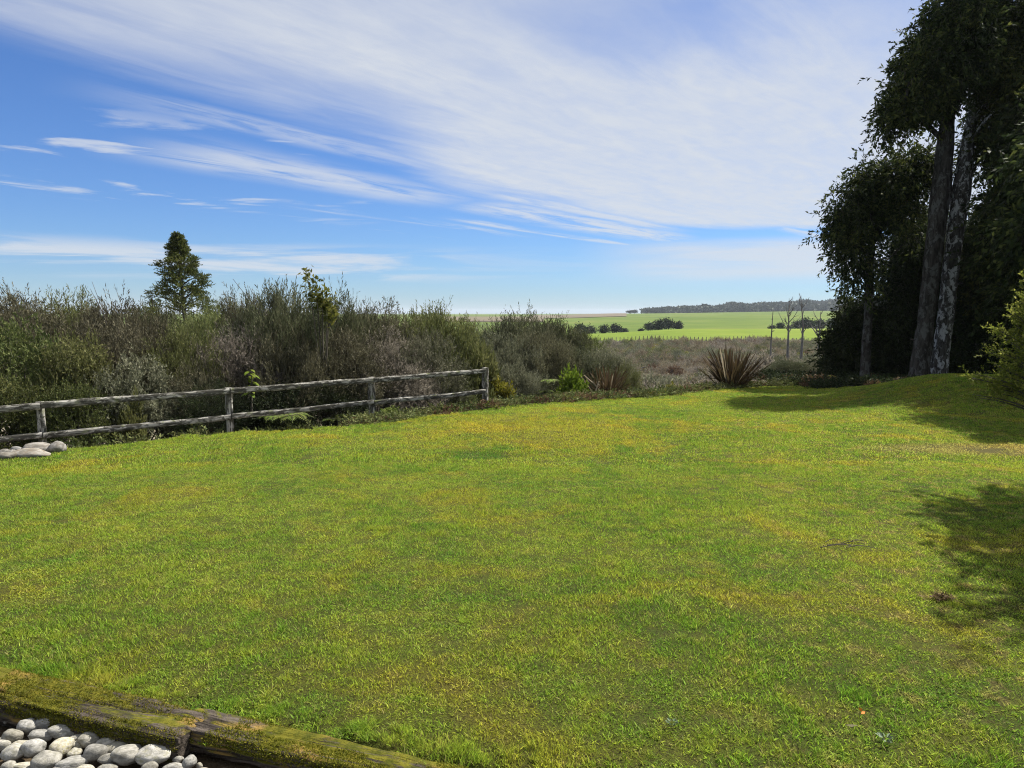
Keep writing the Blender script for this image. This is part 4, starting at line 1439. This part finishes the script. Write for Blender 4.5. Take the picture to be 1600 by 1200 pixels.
def forest_tree(label, Y, trunk_px, wid_px, ells, bark, seed, leafmat='forest_leaf', hang=.22, nspr=33, limbs=34, group='tall forest trees', lL=.125, lW=.054, csize=.20, arch=None, cat='tree'):
    rng = np.random.default_rng(seed)
    ctrl = np.array([at(px, py, Y + k * .12) for k, (px, py) in enumerate(trunk_px)])
    base = ctrl[0].copy(); base[2] = float(min(z_lawn(base[0], base[1]), base[2])) - .25
    ctrl[0] = base
    t = thing('forest_tree', label, cat, base, 0, group)
    n = 26
    sp_ = spline(ctrl, n)
    rad = np.interp(np.linspace(0, 1, n), np.linspace(0, 1, len(wid_px)), np.array(wid_px) / 2 * Y / FPX)
    rad[0] *= 1.6; rad[1] *= 1.15
    h = Geo(); sp_ = spline(sp_, 70); rad = np.interp(np.linspace(0, 1, 70), np.linspace(0, 1, n), rad); n = 70
    tube(h, sp_ - base, rad * (1 + .06 * np.sin(np.arange(70) * .9 + seed) * rng.random(70)), 36, 0, .02, True, rng, .16)
    for q in range(9):                                   # broken branch stubs
        k = rng.integers(6, 50); a = rng.random() * 6.28; L = rng.uniform(.05, .2)
        e = sp_[k] + [math.cos(a) * (rad[k] + L), math.sin(a) * (rad[k] + L), L * .4]
        tube(h, np.array([sp_[k], (sp_[k] + e) / 2, e]) - base, [.045, .03, .015], 5)
    link('trunk', h.mesh('trunk', [bark], True), t)
    C = crown_points(ells, rng)
    lb = Geo()
    for c in C[rng.permutation(len(C))[:limbs]]:
        zz = c[2] - rng.uniform(.3, 1.3)
        k = int(np.clip(np.searchsorted(sp_[:, 2], zz), 3, n - 1))
        s = sp_[k]; mid = (s + c) / 2 + [0, 0, rng.uniform(.1, .5)] + rng.normal(size=3) * .15
        tube(lb, spline([s - base, mid - base, c - base], 8), np.linspace(max(.03, rad[k] * .35), .012, 8), 5)
    if arch:
        tube(lb, spline([at(*q) - base for q in arch], 12), np.linspace(.09, .035, 12), 6)
    link('limbs', lb.mesh('limbs', [bark], True), t)
    g = Geo()
    q = len(C)
    P = np.repeat(C, nspr, 0)
    off = rng.normal(size=P.shape) * [csize, csize, csize * 1.15]
    off[:, 2] -= (off[:, 0] ** 2 + off[:, 1] ** 2) * 1.2
    P = P + off
    D = unit(off * 1.4 + rng.normal(size=P.shape) * .5 + [0, 0, -.2])
    sprays(g, P - base, D, rng.uniform(.16, .34, len(P)), 6, lL, lW, rng, .6, hang, 0, .006, 1)
    link('foliage', g.mesh('foliage', [M[leafmat], M['stem']]), t)
    return t


forest_tree('slender trunked tree at the left edge of the wood with drooping crown', 21.5,
            [(1350, 606), (1356, 500), (1360, 400), (1366, 320), (1385, 260)], [15, 12, 11, 9, 5],
            [(1335, 335, 21.5, 40, 48, 38), (1392, 282, 21.5, 50, 38, 42), (1318, 375, 21.5, 22, 40, 14), (1438, 256, 21.5, 32, 34, 22), (1345, 415, 21.5, 18, 40, 10), (1415, 345, 22, 38, 36, 10), (1390, 320, 21.5, 22, 30, 12)],
            M['bark'], 1)
forest_tree('thick dark trunked forest tree, tallest of the wood, left of the pale trunk', 20,
            [(1433, 603), (1447, 500), (1459, 390), (1472, 280), (1481, 180), (1488, 90), (1494, 0), (1500, -90)], [25, 24, 25, 26, 20, 14, 11, 5],
            [(1430, 150, 20, 40, 28, 36), (1465, 100, 20, 58, 48, 70), (1505, 45, 20, 52, 55, 80), (1396, 188, 20, 14, 26, 8), (1525, -45, 20.6, 50, 45, 55)],
            M['bark'], 2, arch=[(1480, 125, 20), (1455, 112, 19.9), (1425, 125, 19.8), (1413, 160, 19.7)])
forest_tree('leaning forest tree with pale lichen covered trunk', 20.4,
            [(1463, 600), (1477, 500), (1489, 390), (1503, 290), (1514, 215), (1526, 150), (1545, 60)], [22, 23, 23, 24, 18, 13, 8],
            [(1560, 110, 20.6, 50, 45, 55), (1590, 40, 20.6, 55, 55, 65), (1545, 190, 20.8, 35, 34, 16), (1600, 180, 20.8, 45, 50, 32), (1530, 240, 20.8, 22, 30, 7)],
            M['pale_bark'], 3)
forest_tree('dense dark tree at the right edge of the frame behind the bright shrub', 21.5,
            [(1598, 600), (1600, 450), (1604, 300), (1612, 150)], [30, 26, 20, 8],
            [(1592, 345, 21.5, 38, 60, 65), (1570, 430, 21, 45, 70, 80), (1620, 250, 21.5, 55, 70, 55), (1560, 370, 21.8, 22, 40, 16), (1650, 380, 21.5, 70, 110, 110)],
            M['bark'], 4, nspr=28)
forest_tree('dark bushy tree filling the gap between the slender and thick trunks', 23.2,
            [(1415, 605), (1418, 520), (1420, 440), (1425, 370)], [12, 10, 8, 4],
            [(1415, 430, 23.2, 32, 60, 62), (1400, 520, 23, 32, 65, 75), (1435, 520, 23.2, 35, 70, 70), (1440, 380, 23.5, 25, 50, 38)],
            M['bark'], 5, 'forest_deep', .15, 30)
forest_tree('small dark conifer standing at the left end of the wood', 23.4,
            [(1330, 606), (1330, 540), (1332, 470)], [10, 8, 3],
            [(1330, 505, 23.4, 20, 30, 26), (1322, 550, 23.2, 26, 34, 40), (1312, 520, 23.2, 14, 14, 10), (1345, 580, 23.2, 30, 24, 32), (1303, 545, 23.2, 9, 14, 6), (1345, 500, 23.6, 18, 34, 20)],
            M['bark'], 6, 'forest_deep', .05, 30)
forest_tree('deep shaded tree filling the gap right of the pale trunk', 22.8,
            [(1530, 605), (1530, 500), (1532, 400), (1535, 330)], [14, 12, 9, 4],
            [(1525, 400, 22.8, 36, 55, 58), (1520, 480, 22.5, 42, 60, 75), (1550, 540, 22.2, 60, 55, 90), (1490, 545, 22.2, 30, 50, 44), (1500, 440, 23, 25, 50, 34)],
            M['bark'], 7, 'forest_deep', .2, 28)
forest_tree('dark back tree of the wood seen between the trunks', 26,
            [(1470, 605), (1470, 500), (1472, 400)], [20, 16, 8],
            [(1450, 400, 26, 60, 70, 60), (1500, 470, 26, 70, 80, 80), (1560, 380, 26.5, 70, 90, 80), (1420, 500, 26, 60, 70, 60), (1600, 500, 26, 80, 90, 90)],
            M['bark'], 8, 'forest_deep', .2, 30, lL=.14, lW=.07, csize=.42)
# trees of the same wood just right of what the photograph shows; they throw the shade on the right of the lawn
def off_tree(label, x, y, H, seed, ells):
    rng = np.random.default_rng(seed)
    base = np.array([x, y, float(z_lawn(x, y)) - .2])
    t = thing('forest_tree', label, 'tree', base, 0, 'tall forest trees')
    h = Geo(); sp_ = spline([(0, 0, 0), (.1, 0, H * .5), (.05, .1, H)], 14); tube(h, sp_, np.linspace(.22, .04, 14), 10, 0, .05, True, rng)
    link('trunk', h.mesh('trunk', [M['bark']], True), t)
    g = Geo(); P = []
    for (cx, cy, cz, r, rz_, n) in ells:
        P.append(np.array([cx, cy, cz]) + rand_dir(n, rng) * (rng.random(n) ** .4)[:, None] * [r, r, rz_])
    C = np.vstack(P); P = np.repeat(C, 30, 0); off = rng.normal(size=P.shape) * .24; P = P + off
    sprays(g, P, unit(off + [0, 0, -.2] + rng.normal(size=P.shape) * .3), .35, 6, .15, .07, rng, .6, .4, 0, .006, 1)
    link('foliage', g.mesh('foliage', [M['forest_leaf'], M['stem']]), t)


off_tree('spreading tree standing right of the lawn, outside the frame', 8.95, 6.55, 8.0, 51,
         [(-.2, 0, 6.0, 2.2, 1.2, 190), (-.3, -1.6, 5.7, 1.0, .9, 50), (-.2, 1.9, 6.2, 1.1, .9, 50), (.8, -1.0, 7.0, 1.4, 1.0, 50)])
off_tree('tall tree at the right frame edge, behind the grassy mound', 13.9, 18.4, 8.6, 52,
         [(0, 0, 6.4, 1.25, 1.6, 90), (-.1, .4, 4.4, 1.3, 1.5, 95), (.3, 0, 7.8, 1.1, 1.0, 45), (.1, -.3, 2.8, 1.3, 1.2, 80), (1.6, 0, 5.5, 1.2, 2.0, 80)])
off_tree('bushy tree just outside the right frame edge, before the mound', 12.3, 15.0, 6.6, 53,
         [(0, 0, 5.2, 1.35, 1.2, 90), (.1, .3, 3.8, 1.25, 1.1, 70), (.2, -.3, 6.2, 1.0, .7, 45), (1.3, 0, 4.6, 1.2, 1.5, 60)])


# lit shrub at the right edge
def lit_shrub():
    rng = np.random.default_rng(61)
    Y = 11.5
    base = at(1624, 640, Y); base[2] = float(z_lawn(base[0], Y)) - .05
    t = thing('leafy_shrub', 'sunlit yellow green shrub with layered branches at the right frame edge', 'shrub', base)
    C, D = [], []
    g, h = Geo(), Geo()
    H = at(1600, 398, Y)[2] - base[2]
    for k in range(115):
        f = rng.random() ** .8
        z = .12 * H + f * H * .88
        a = rng.random() * 6.28
        R = (1 - f) ** .75 * 1.0 + .06
        R *= rng.uniform(.55, 1.1)
        tip = np.array([math.cos(a) * R, math.sin(a) * R, z + R * .12])
        root = np.array([0, 0, z * .72])
        pts = spline([root, (root + tip) / 2 + [0, 0, .05], tip], 6)
        tube(h, pts, np.linspace(.018, .004, 6), 4)
        n = 16
        q = rng.random(n) * .75 + .25
        Pp = np.stack([np.interp(q, np.linspace(0, 1, 6), pts[:, i]) for i in range(3)], 1) + rng.normal(size=(n, 3)) * .03
        Dd = unit(unit(tip - root) + rng.normal(size=(n, 3)) * .55 + [0, 0, .15])
        C.append(Pp); D.append(Dd)
    C = np.vstack(C); D = np.vstack(D)
    sprays(g, C, D, rng.uniform(.12, .24, len(C)), 9, .05, .028, rng, .8, .1, 0, .003, 1)
    tube(h, spline([(0, 0, 0), (.02, 0, H * .5), (0, 0, H * .97)], 8), np.linspace(.05, .008, 8), 6)
    link('foliage', g.mesh('foliage', [M['lit_shrub'], M['stem']]), t)
    link('stems', h.mesh('stems', [M['stem']], True), t)


lit_shrub()


# conifer behind the scrub
def conifer():
    rng = np.random.default_rng(71)
    Y = 30.0
    p = at(287, 480, Y); zb = float(z_ground(p[0], Y))
    H = at(287, 366, Y)[2] - zb
    t = thing('conifer', 'tall pointed conifer standing above the scrub on the skyline', 'tree', (p[0], Y, zb))
    h = Geo(); tube(h, spline([(0, 0, 0), (.05, 0, H * .5), (-.15, 0, H)], 12), np.linspace(.2, .02, 12), 8)
    link('trunk', h.mesh('trunk', [M['bark']], True), t)
    C, O = [], []
    lb = Geo()
    zlow = H * .58
    for k in range(92):
        f = min(1, (k + rng.random()) / 92) ** .9
        z = zlow + f * (H - zlow) * .975
        R = 1.65 * (1 - f) ** 1.0 * (1 + .20 * math.sin(f * 31))
        a = k * 2.4 + rng.normal() * .4
        rr = R * rng.uniform(.35, 1.1)
        c = np.array([math.cos(a) * rr - .12 * f, math.sin(a) * rr, z + .10 * rr])
        C.append(c); O.append((math.cos(a), math.sin(a), .35))
        if k % 2 == 0: tube(lb, spline([(0, 0, z - .25), c * [.5, .5, 1] - [0, 0, .12], c], 5), np.linspace(.035, .01, 5), 4)
    link('limbs', lb.mesh('limbs', [M['bark']], True), t)
    C = np.array(C); O = np.array(O)
    ns = 30
    off = rng.normal(size=(len(C) * ns, 3)) * [.12, .12, .06] * np.repeat(.25 + .85 * np.clip((H - C[:, 2]) / 2.2, 0, 1), ns)[:, None]
    P = np.repeat(C, ns, 0) + off
    D = unit(np.repeat(O, ns, 0) * .6 + off * 4 + [0, 0, .25])
    g = Geo(); sprays(g, P, D, .2, 7, .085, .045, rng, .7, .05, 0, .005, 1)
    link('foliage', g.mesh('foliage', [M['conifer'], M['stem']]), t)
    # small companion on its left
    p2 = at(238, 470, Y - 3); z2 = float(z_ground(p2[0], Y - 3)); H2 = at(238, 458, Y - 3)[2] - z2
    t2 = thing('conifer', 'small bushy conifer beside the foot of the tall one', 'tree', (p2[0], Y - 3, z2))
    h = Geo(); tube(h, [(0, 0, 0), (0, 0, H2 * .5), (0, 0, H2)], [.1, .07, .01], 6)
    link('trunk', h.mesh('trunk', [M['bark']], True), t2)
    C = rng.normal(size=(26, 3)) * [.28, .28, .35] + [0, 0, H2 * .82]
    off = rng.normal(size=(26 * 26, 3)) * .14
    g = Geo(); sprays(g, np.repeat(C, 26, 0) + off, unit(off + [0, 0, .1]), .2, 7, .07, .026, rng, .7, .05, 0, .005, 1)
    link('foliage', g.mesh('foliage', [M['conifer'], M['stem']]), t2)


conifer()


# moss covered mounds by the wood
def moss_mounds():
    for k, (px, py, wpx, hpx, Y, lab) in enumerate(((1262, 601, 40, 12, 22.3, 'left moss covered hump at the lawn edge before the wood'),
                                                  (1300, 600, 46, 13, 22.0, 'yellow mossy hump with bare soil under the dark conifer'),
                                                  (1340, 598, 42, 12, 21.4, 'right mossy hump rising against the slender trunk'),
                                                  (1365, 607, 34, 9, 20.6, 'low mossy hump in the grass before the thick trunk'))):
        p = at(px, py + 4, Y)
        o = link('moss_hump', None, None, (p[0], Y, float(z_lawn(p[0], Y)) - .02))
        m2 = ROCK[k % 6].copy(); m2.materials.clear(); m2.materials.append(M['moss_rock'])
        o2 = bpy.data.objects.new('moss_hump', m2); bpy.data.objects.remove(o); COL.objects.link(o2); o = o2
        o.location = (p[0], Y, float(z_lawn(p[0], Y)) - .02)
        o.scale = (wpx / 2 * Y / FPX, .45, hpx * Y / FPX)
        tag(o, lab, 'mound', 'mossy humps before the wood')


moss_mounds()


# ------------------------------------------------------------------ dead trees on the heath
def dead_tree(px, pytop, pybase, Y, wpx, nb, up, label, seed, blen=1.0, bstart=.45):
    rng = np.random.default_rng(seed)
    b, tp = at(px, pybase, Y), at(px, pytop, Y)
    zb = float(z_ground(b[0], Y)); H = tp[2] - zb
    t = thing('dead_tree', label, 'dead tree', (b[0], Y, zb), 0, 'dead trees on the heath')
    g = Geo()
    sp_ = spline([(0, 0, -.2), (rng.normal() * .05, 0, H * .5), (rng.normal() * .12, 0, H)], 12)
    r0 = wpx / 2 * Y / FPX
    tube(g, sp_, np.linspace(r0, .02, 12), 7)
    link('trunk', g.mesh('trunk', [M['dead']], True), t)
    h = Geo()
    for k in range(nb):
        f = rng.uniform(bstart, .97); s = np.array([np.interp(f, np.linspace(0, 1, 12), sp_[:, i]) for i in range(3)])
        a = rng.random() * 6.28; L = blen * rng.uniform(.5, 1.1) * (1.25 - f)
        e = s + np.array([math.cos(a) * L, math.sin(a) * L, up * L * rng.uniform(.6, 1.2)])
        mid = (s + e) / 2 + [0, 0, -.22 * L] + rng.normal(size=3) * .08 * L
        tube(h, spline([s, mid, e], 6), np.linspace(r0 * .35, .012, 6), 4)
        for q in range(2):
            e2 = mid + (e - s) * .4 + rng.normal(size=3) * .25 * L
            tube(h, [mid, (mid + e2) / 2, e2], [r0 * .18, .014, .01], 3)
    link('branches', h.mesh('branches', [M['dead']], True), t)


dead_tree(1202, 483, 598, 62, 5, 6, .3, 'straight bare dead trunk like a pole, leftmost of the dead trees', 1, .5, .3)
dead_tree(1230, 466, 565, 92, 5, 13, 1.5, 'dead tree with spreading upswept bare branches, second from the pole trunk', 2, 2.3, .42)
dead_tree(1251, 461, 565, 92, 5, 11, 1.6, 'tallest thin dead tree with an upright bare tip', 3, 1.9, .35)
dead_tree(1279, 487, 566, 90, 6, 12, 1.5, 'short dead tree with a forked bare crown nearest the wood', 4, 2.0, .3)


def fallen_logs():
    rng = np.random.default_rng(81)
    labs = ['long pale fallen log on the heath beside the scrub', 'short dark fallen log under the pale one on the heath', 'grey broken log lying across the heath log heap', 'thin bleached log at the near side of the heath log heap']
    for k, (px, py, dx, r) in enumerate(((990, 556, 2.6, .12), (984, 558, 1.6, .15), (998, 560, 1.8, .1), (992, 566, 1.7, .07))):
        Y = 82 - k * 3
        p = at(px, py, Y); z = float(z_ground(p[0], Y)) + .45
        g = Geo(); tube(g, spline([(-dx / 2, 0, 0), (0, .3, .12), (dx / 2, .5, .3)], 7), np.linspace(r, r * .6, 7), 7, 0, .08)
        tag(link('fallen_log', g.mesh('fallen_log', [M['dead']], True), None, (p[0], Y, z)), labs[k], 'log', 'fallen logs on the heath')


fallen_logs()


# ------------------------------------------------------------------ far trees and fences
def field_tree_mesh(seed):
    rng = np.random.default_rng(seed)
    nc = 36
    d_ = rand_dir(nc, rng); d_[:, 2] = np.abs(d_[:, 2])
    C = d_ * [.36, .36, .62] * (rng.random(nc) ** .5)[:, None] + [0, 0, .22]
    P = np.repeat(C, 28, 0) + rng.normal(size=(nc * 28, 3)) * [.085, .085, .07]
    P[:, 2] = np.maximum(P[:, 2], .02)
    g = Geo(); kites(g, P, unit(rng.normal(size=P.shape) + [0, 0, .3]), .11, .06, rng)
    h = Geo(); tube(h, [(0, 0, -.05), (0, 0, .3), (0, 0, .6)], [.03, .025, .01], 6)
    return g.mesh('crown', [M['field_tree']]), h.mesh('trunk', [M['bark']], True)


FT = [field_tree_mesh(k) for k in range(3)]


def field_tree(px, pytop, Y, wpx, label, k, group):
    tp = at(px, pytop, Y); zb = float(z_ground(tp[0], Y)) - .2
    t = thing('field_tree', label, 'tree', (tp[0], Y, zb), k * 1.7, group)
    H = (tp[2] - zb) / .9; wm = wpx * Y / FPX
    t.scale = (wm, wm, H)
    link('crown', FT[k % 3][0], t); link('trunk', FT[k % 3][1], t)


ga, gb, gc = 'dark trees of the left paddock clump', 'dark trees of the middle paddock clump', 'dark trees behind the dead trees'
for k, (px, py, wpx, lab) in enumerate(((907, 503, 18, 'small dark tree at the left end of the left paddock clump, half behind the scrub'), (922, 507, 20, 'dark tree second in the left paddock clump'),
                                        (943, 506, 18, 'dark rounded tree in the middle of the left paddock clump'), (963, 504, 22, 'tallest dark tree of the left paddock clump'), (976, 512, 14, 'low dark tree at the right end of the left paddock clump'))):
    field_tree(px, py, 262 + (k % 2) * 6, wpx * 1.25, lab, k, ga)
for k, (px, py, wpx, lab) in enumerate(((1002, 512, 9, 'tiny dark tree alone left of the middle paddock clump'), (1016, 502, 18, 'low dark tree at the left end of the middle paddock clump'), (1030, 497, 22, 'dark tree left of centre in the middle paddock clump'),
                                        (1045, 495, 22, 'tallest dark tree of the middle paddock clump'), (1060, 500, 16, 'dark tree at the right end of the middle paddock clump'))):
    field_tree(px, py, 268 + (k % 2) * 6, wpx * 1.3, lab, k, gb)
for k, (px, py, wpx, lab) in enumerate(((1207, 507, 12, 'grey bush like tree beside the pole trunk'), (1220, 502, 13, 'small round dark tree between the first two dead trees'),
                                        (1247, 499, 20, 'dark tree right behind the tallest dead tree'), (1262, 494, 22, 'tall dark tree between the last two dead trees'),
                                        (1280, 497, 24, 'dark tree straight behind the short dead tree'), (1300, 496, 22, 'dark tree meeting the edge of the wood'), (1235, 509, 16, 'low dark tree behind the second dead tree'))):
    field_tree(px, py, 264 + (k % 3) * 5, wpx * 1.3, lab, k, gc)


def ridge_forest():
    rng = np.random.default_rng(91)
    n = 7000
    u_ = .185 + (.62 - .185) * rng.random(n) ** .9
    y = rng.uniform(1260, 1800, n)
    x = u_ * y
    z = z_ground(x, y)
    keep = rng.random(n) < sstep(u_, .17, .25) * .9 + .1
    x, y, z, u_ = x[keep], y[keep], z[keep], u_[keep]
    g = Geo()
    m_ = len(x); hgt = rng.uniform(7, 15, m_) * np.array([1 + .5 * noise.noise(Vector((q * 40, 0, 3))) for q in u_]) * (.6 + .4 * sstep(u_, .18, .3))
    q = 12
    C = np.repeat(np.stack([x, y, z], 1), q, 0); hh = np.repeat(hgt, q)
    P = C + rng.normal(size=C.shape) * [3, 3, 0]; P[:, 2] += hh * rng.uniform(.15, .95, len(P))
    kites(g, P, unit(rng.normal(size=P.shape) + [0, 0, .4]), 5.5, 4.0, rng)
    o = link('forest', g.mesh('forest', [M['ridge']]), kind='stuff')
    # thin line of pines where the ridge runs out
    for k, (px, py, Y, wpx, lab) in enumerate(((985, 484, 1240, 12, 'tiny pine at the left tip of the far ridge'), (992, 483, 1240, 9, 'second tiny pine from the left tip of the far ridge'), (1010, 480, 1240, 13, 'flat topped far pine left of the ridge forest'), (1022, 480, 1240, 12, 'far pine next to the flat topped one'),
                                              (1035, 479, 1240, 14, 'far pine touching the ridge forest'))):
        field_tree(px, py, Y, wpx * 1.3, lab, k, 'far pines on the ridge')


ridge_forest()


def farm_fence():
    ug = np.linspace(.12, .47, 64)
    Yg = b_heath(ug) - 1
    root = thing('farm_fence', 'thin post and wire farm fence along the bottom of the paddock', 'fence', (ug[0] * Yg[0], Yg[0], float(z_ground(ug[0] * Yg[0], Yg[0]))))
    b = np.array(root.location)
    g = Geo(); tube(g, [(0, 0, -.1), (0, 0, .6), (0, 0, 1.15)], [.09, .085, .08], 6)
    me = g.mesh('post', [M['dead']], True)
    tops = []
    for q, Y in zip(ug, Yg):
        p = np.array([q * Y, Y, float(z_ground(q * Y, Y))])
        link('post', me, root, p - b); tops.append(p - b)
    tops = np.array(tops)
    for hz in (.5, .8, 1.05):
        g = Geo(); tube(g, tops + [0, -.09, hz], np.full(len(tops), .012), 3)
        link('wire', g.mesh('wire', [M['dead']]), root)


farm_fence()

# ------------------------------------------------------------------ air
HAZE_DENSITY = 0.00012
if HAZE_DENSITY:
    hm = bpy.data.materials.new('haze'); hm.use_nodes = True; hm.node_tree.nodes.clear()
    hb = NB(hm.node_tree)
    vo = hb.node('ShaderNodeVolumePrincipled')
    vo.inputs['Color'].default_value = (.80, .88, 1.0, 1); vo.inputs['Density'].default_value = HAZE_DENSITY
    ho = hb.node('ShaderNodeOutputMaterial'); hb.l.new(vo.outputs[0], ho.inputs['Volume'])
    g = Geo(); x0, x1, y0, y1, z0, z1 = -56000., 56000., -60., 9300., -9., 52.
    V = [(x0, y0, z0), (x1, y0, z0), (x1, y1, z0), (x0, y1, z0), (x0, y0, z1), (x1, y0, z1), (x1, y1, z1), (x0, y1, z1)]
    g.add(V, [[0, 3, 2, 1], [4, 5, 6, 7], [0, 1, 5, 4], [1, 2, 6, 5], [2, 3, 7, 6], [3, 0, 4, 7]])
    link('haze', g.mesh('haze', [hm]), kind='stuff')
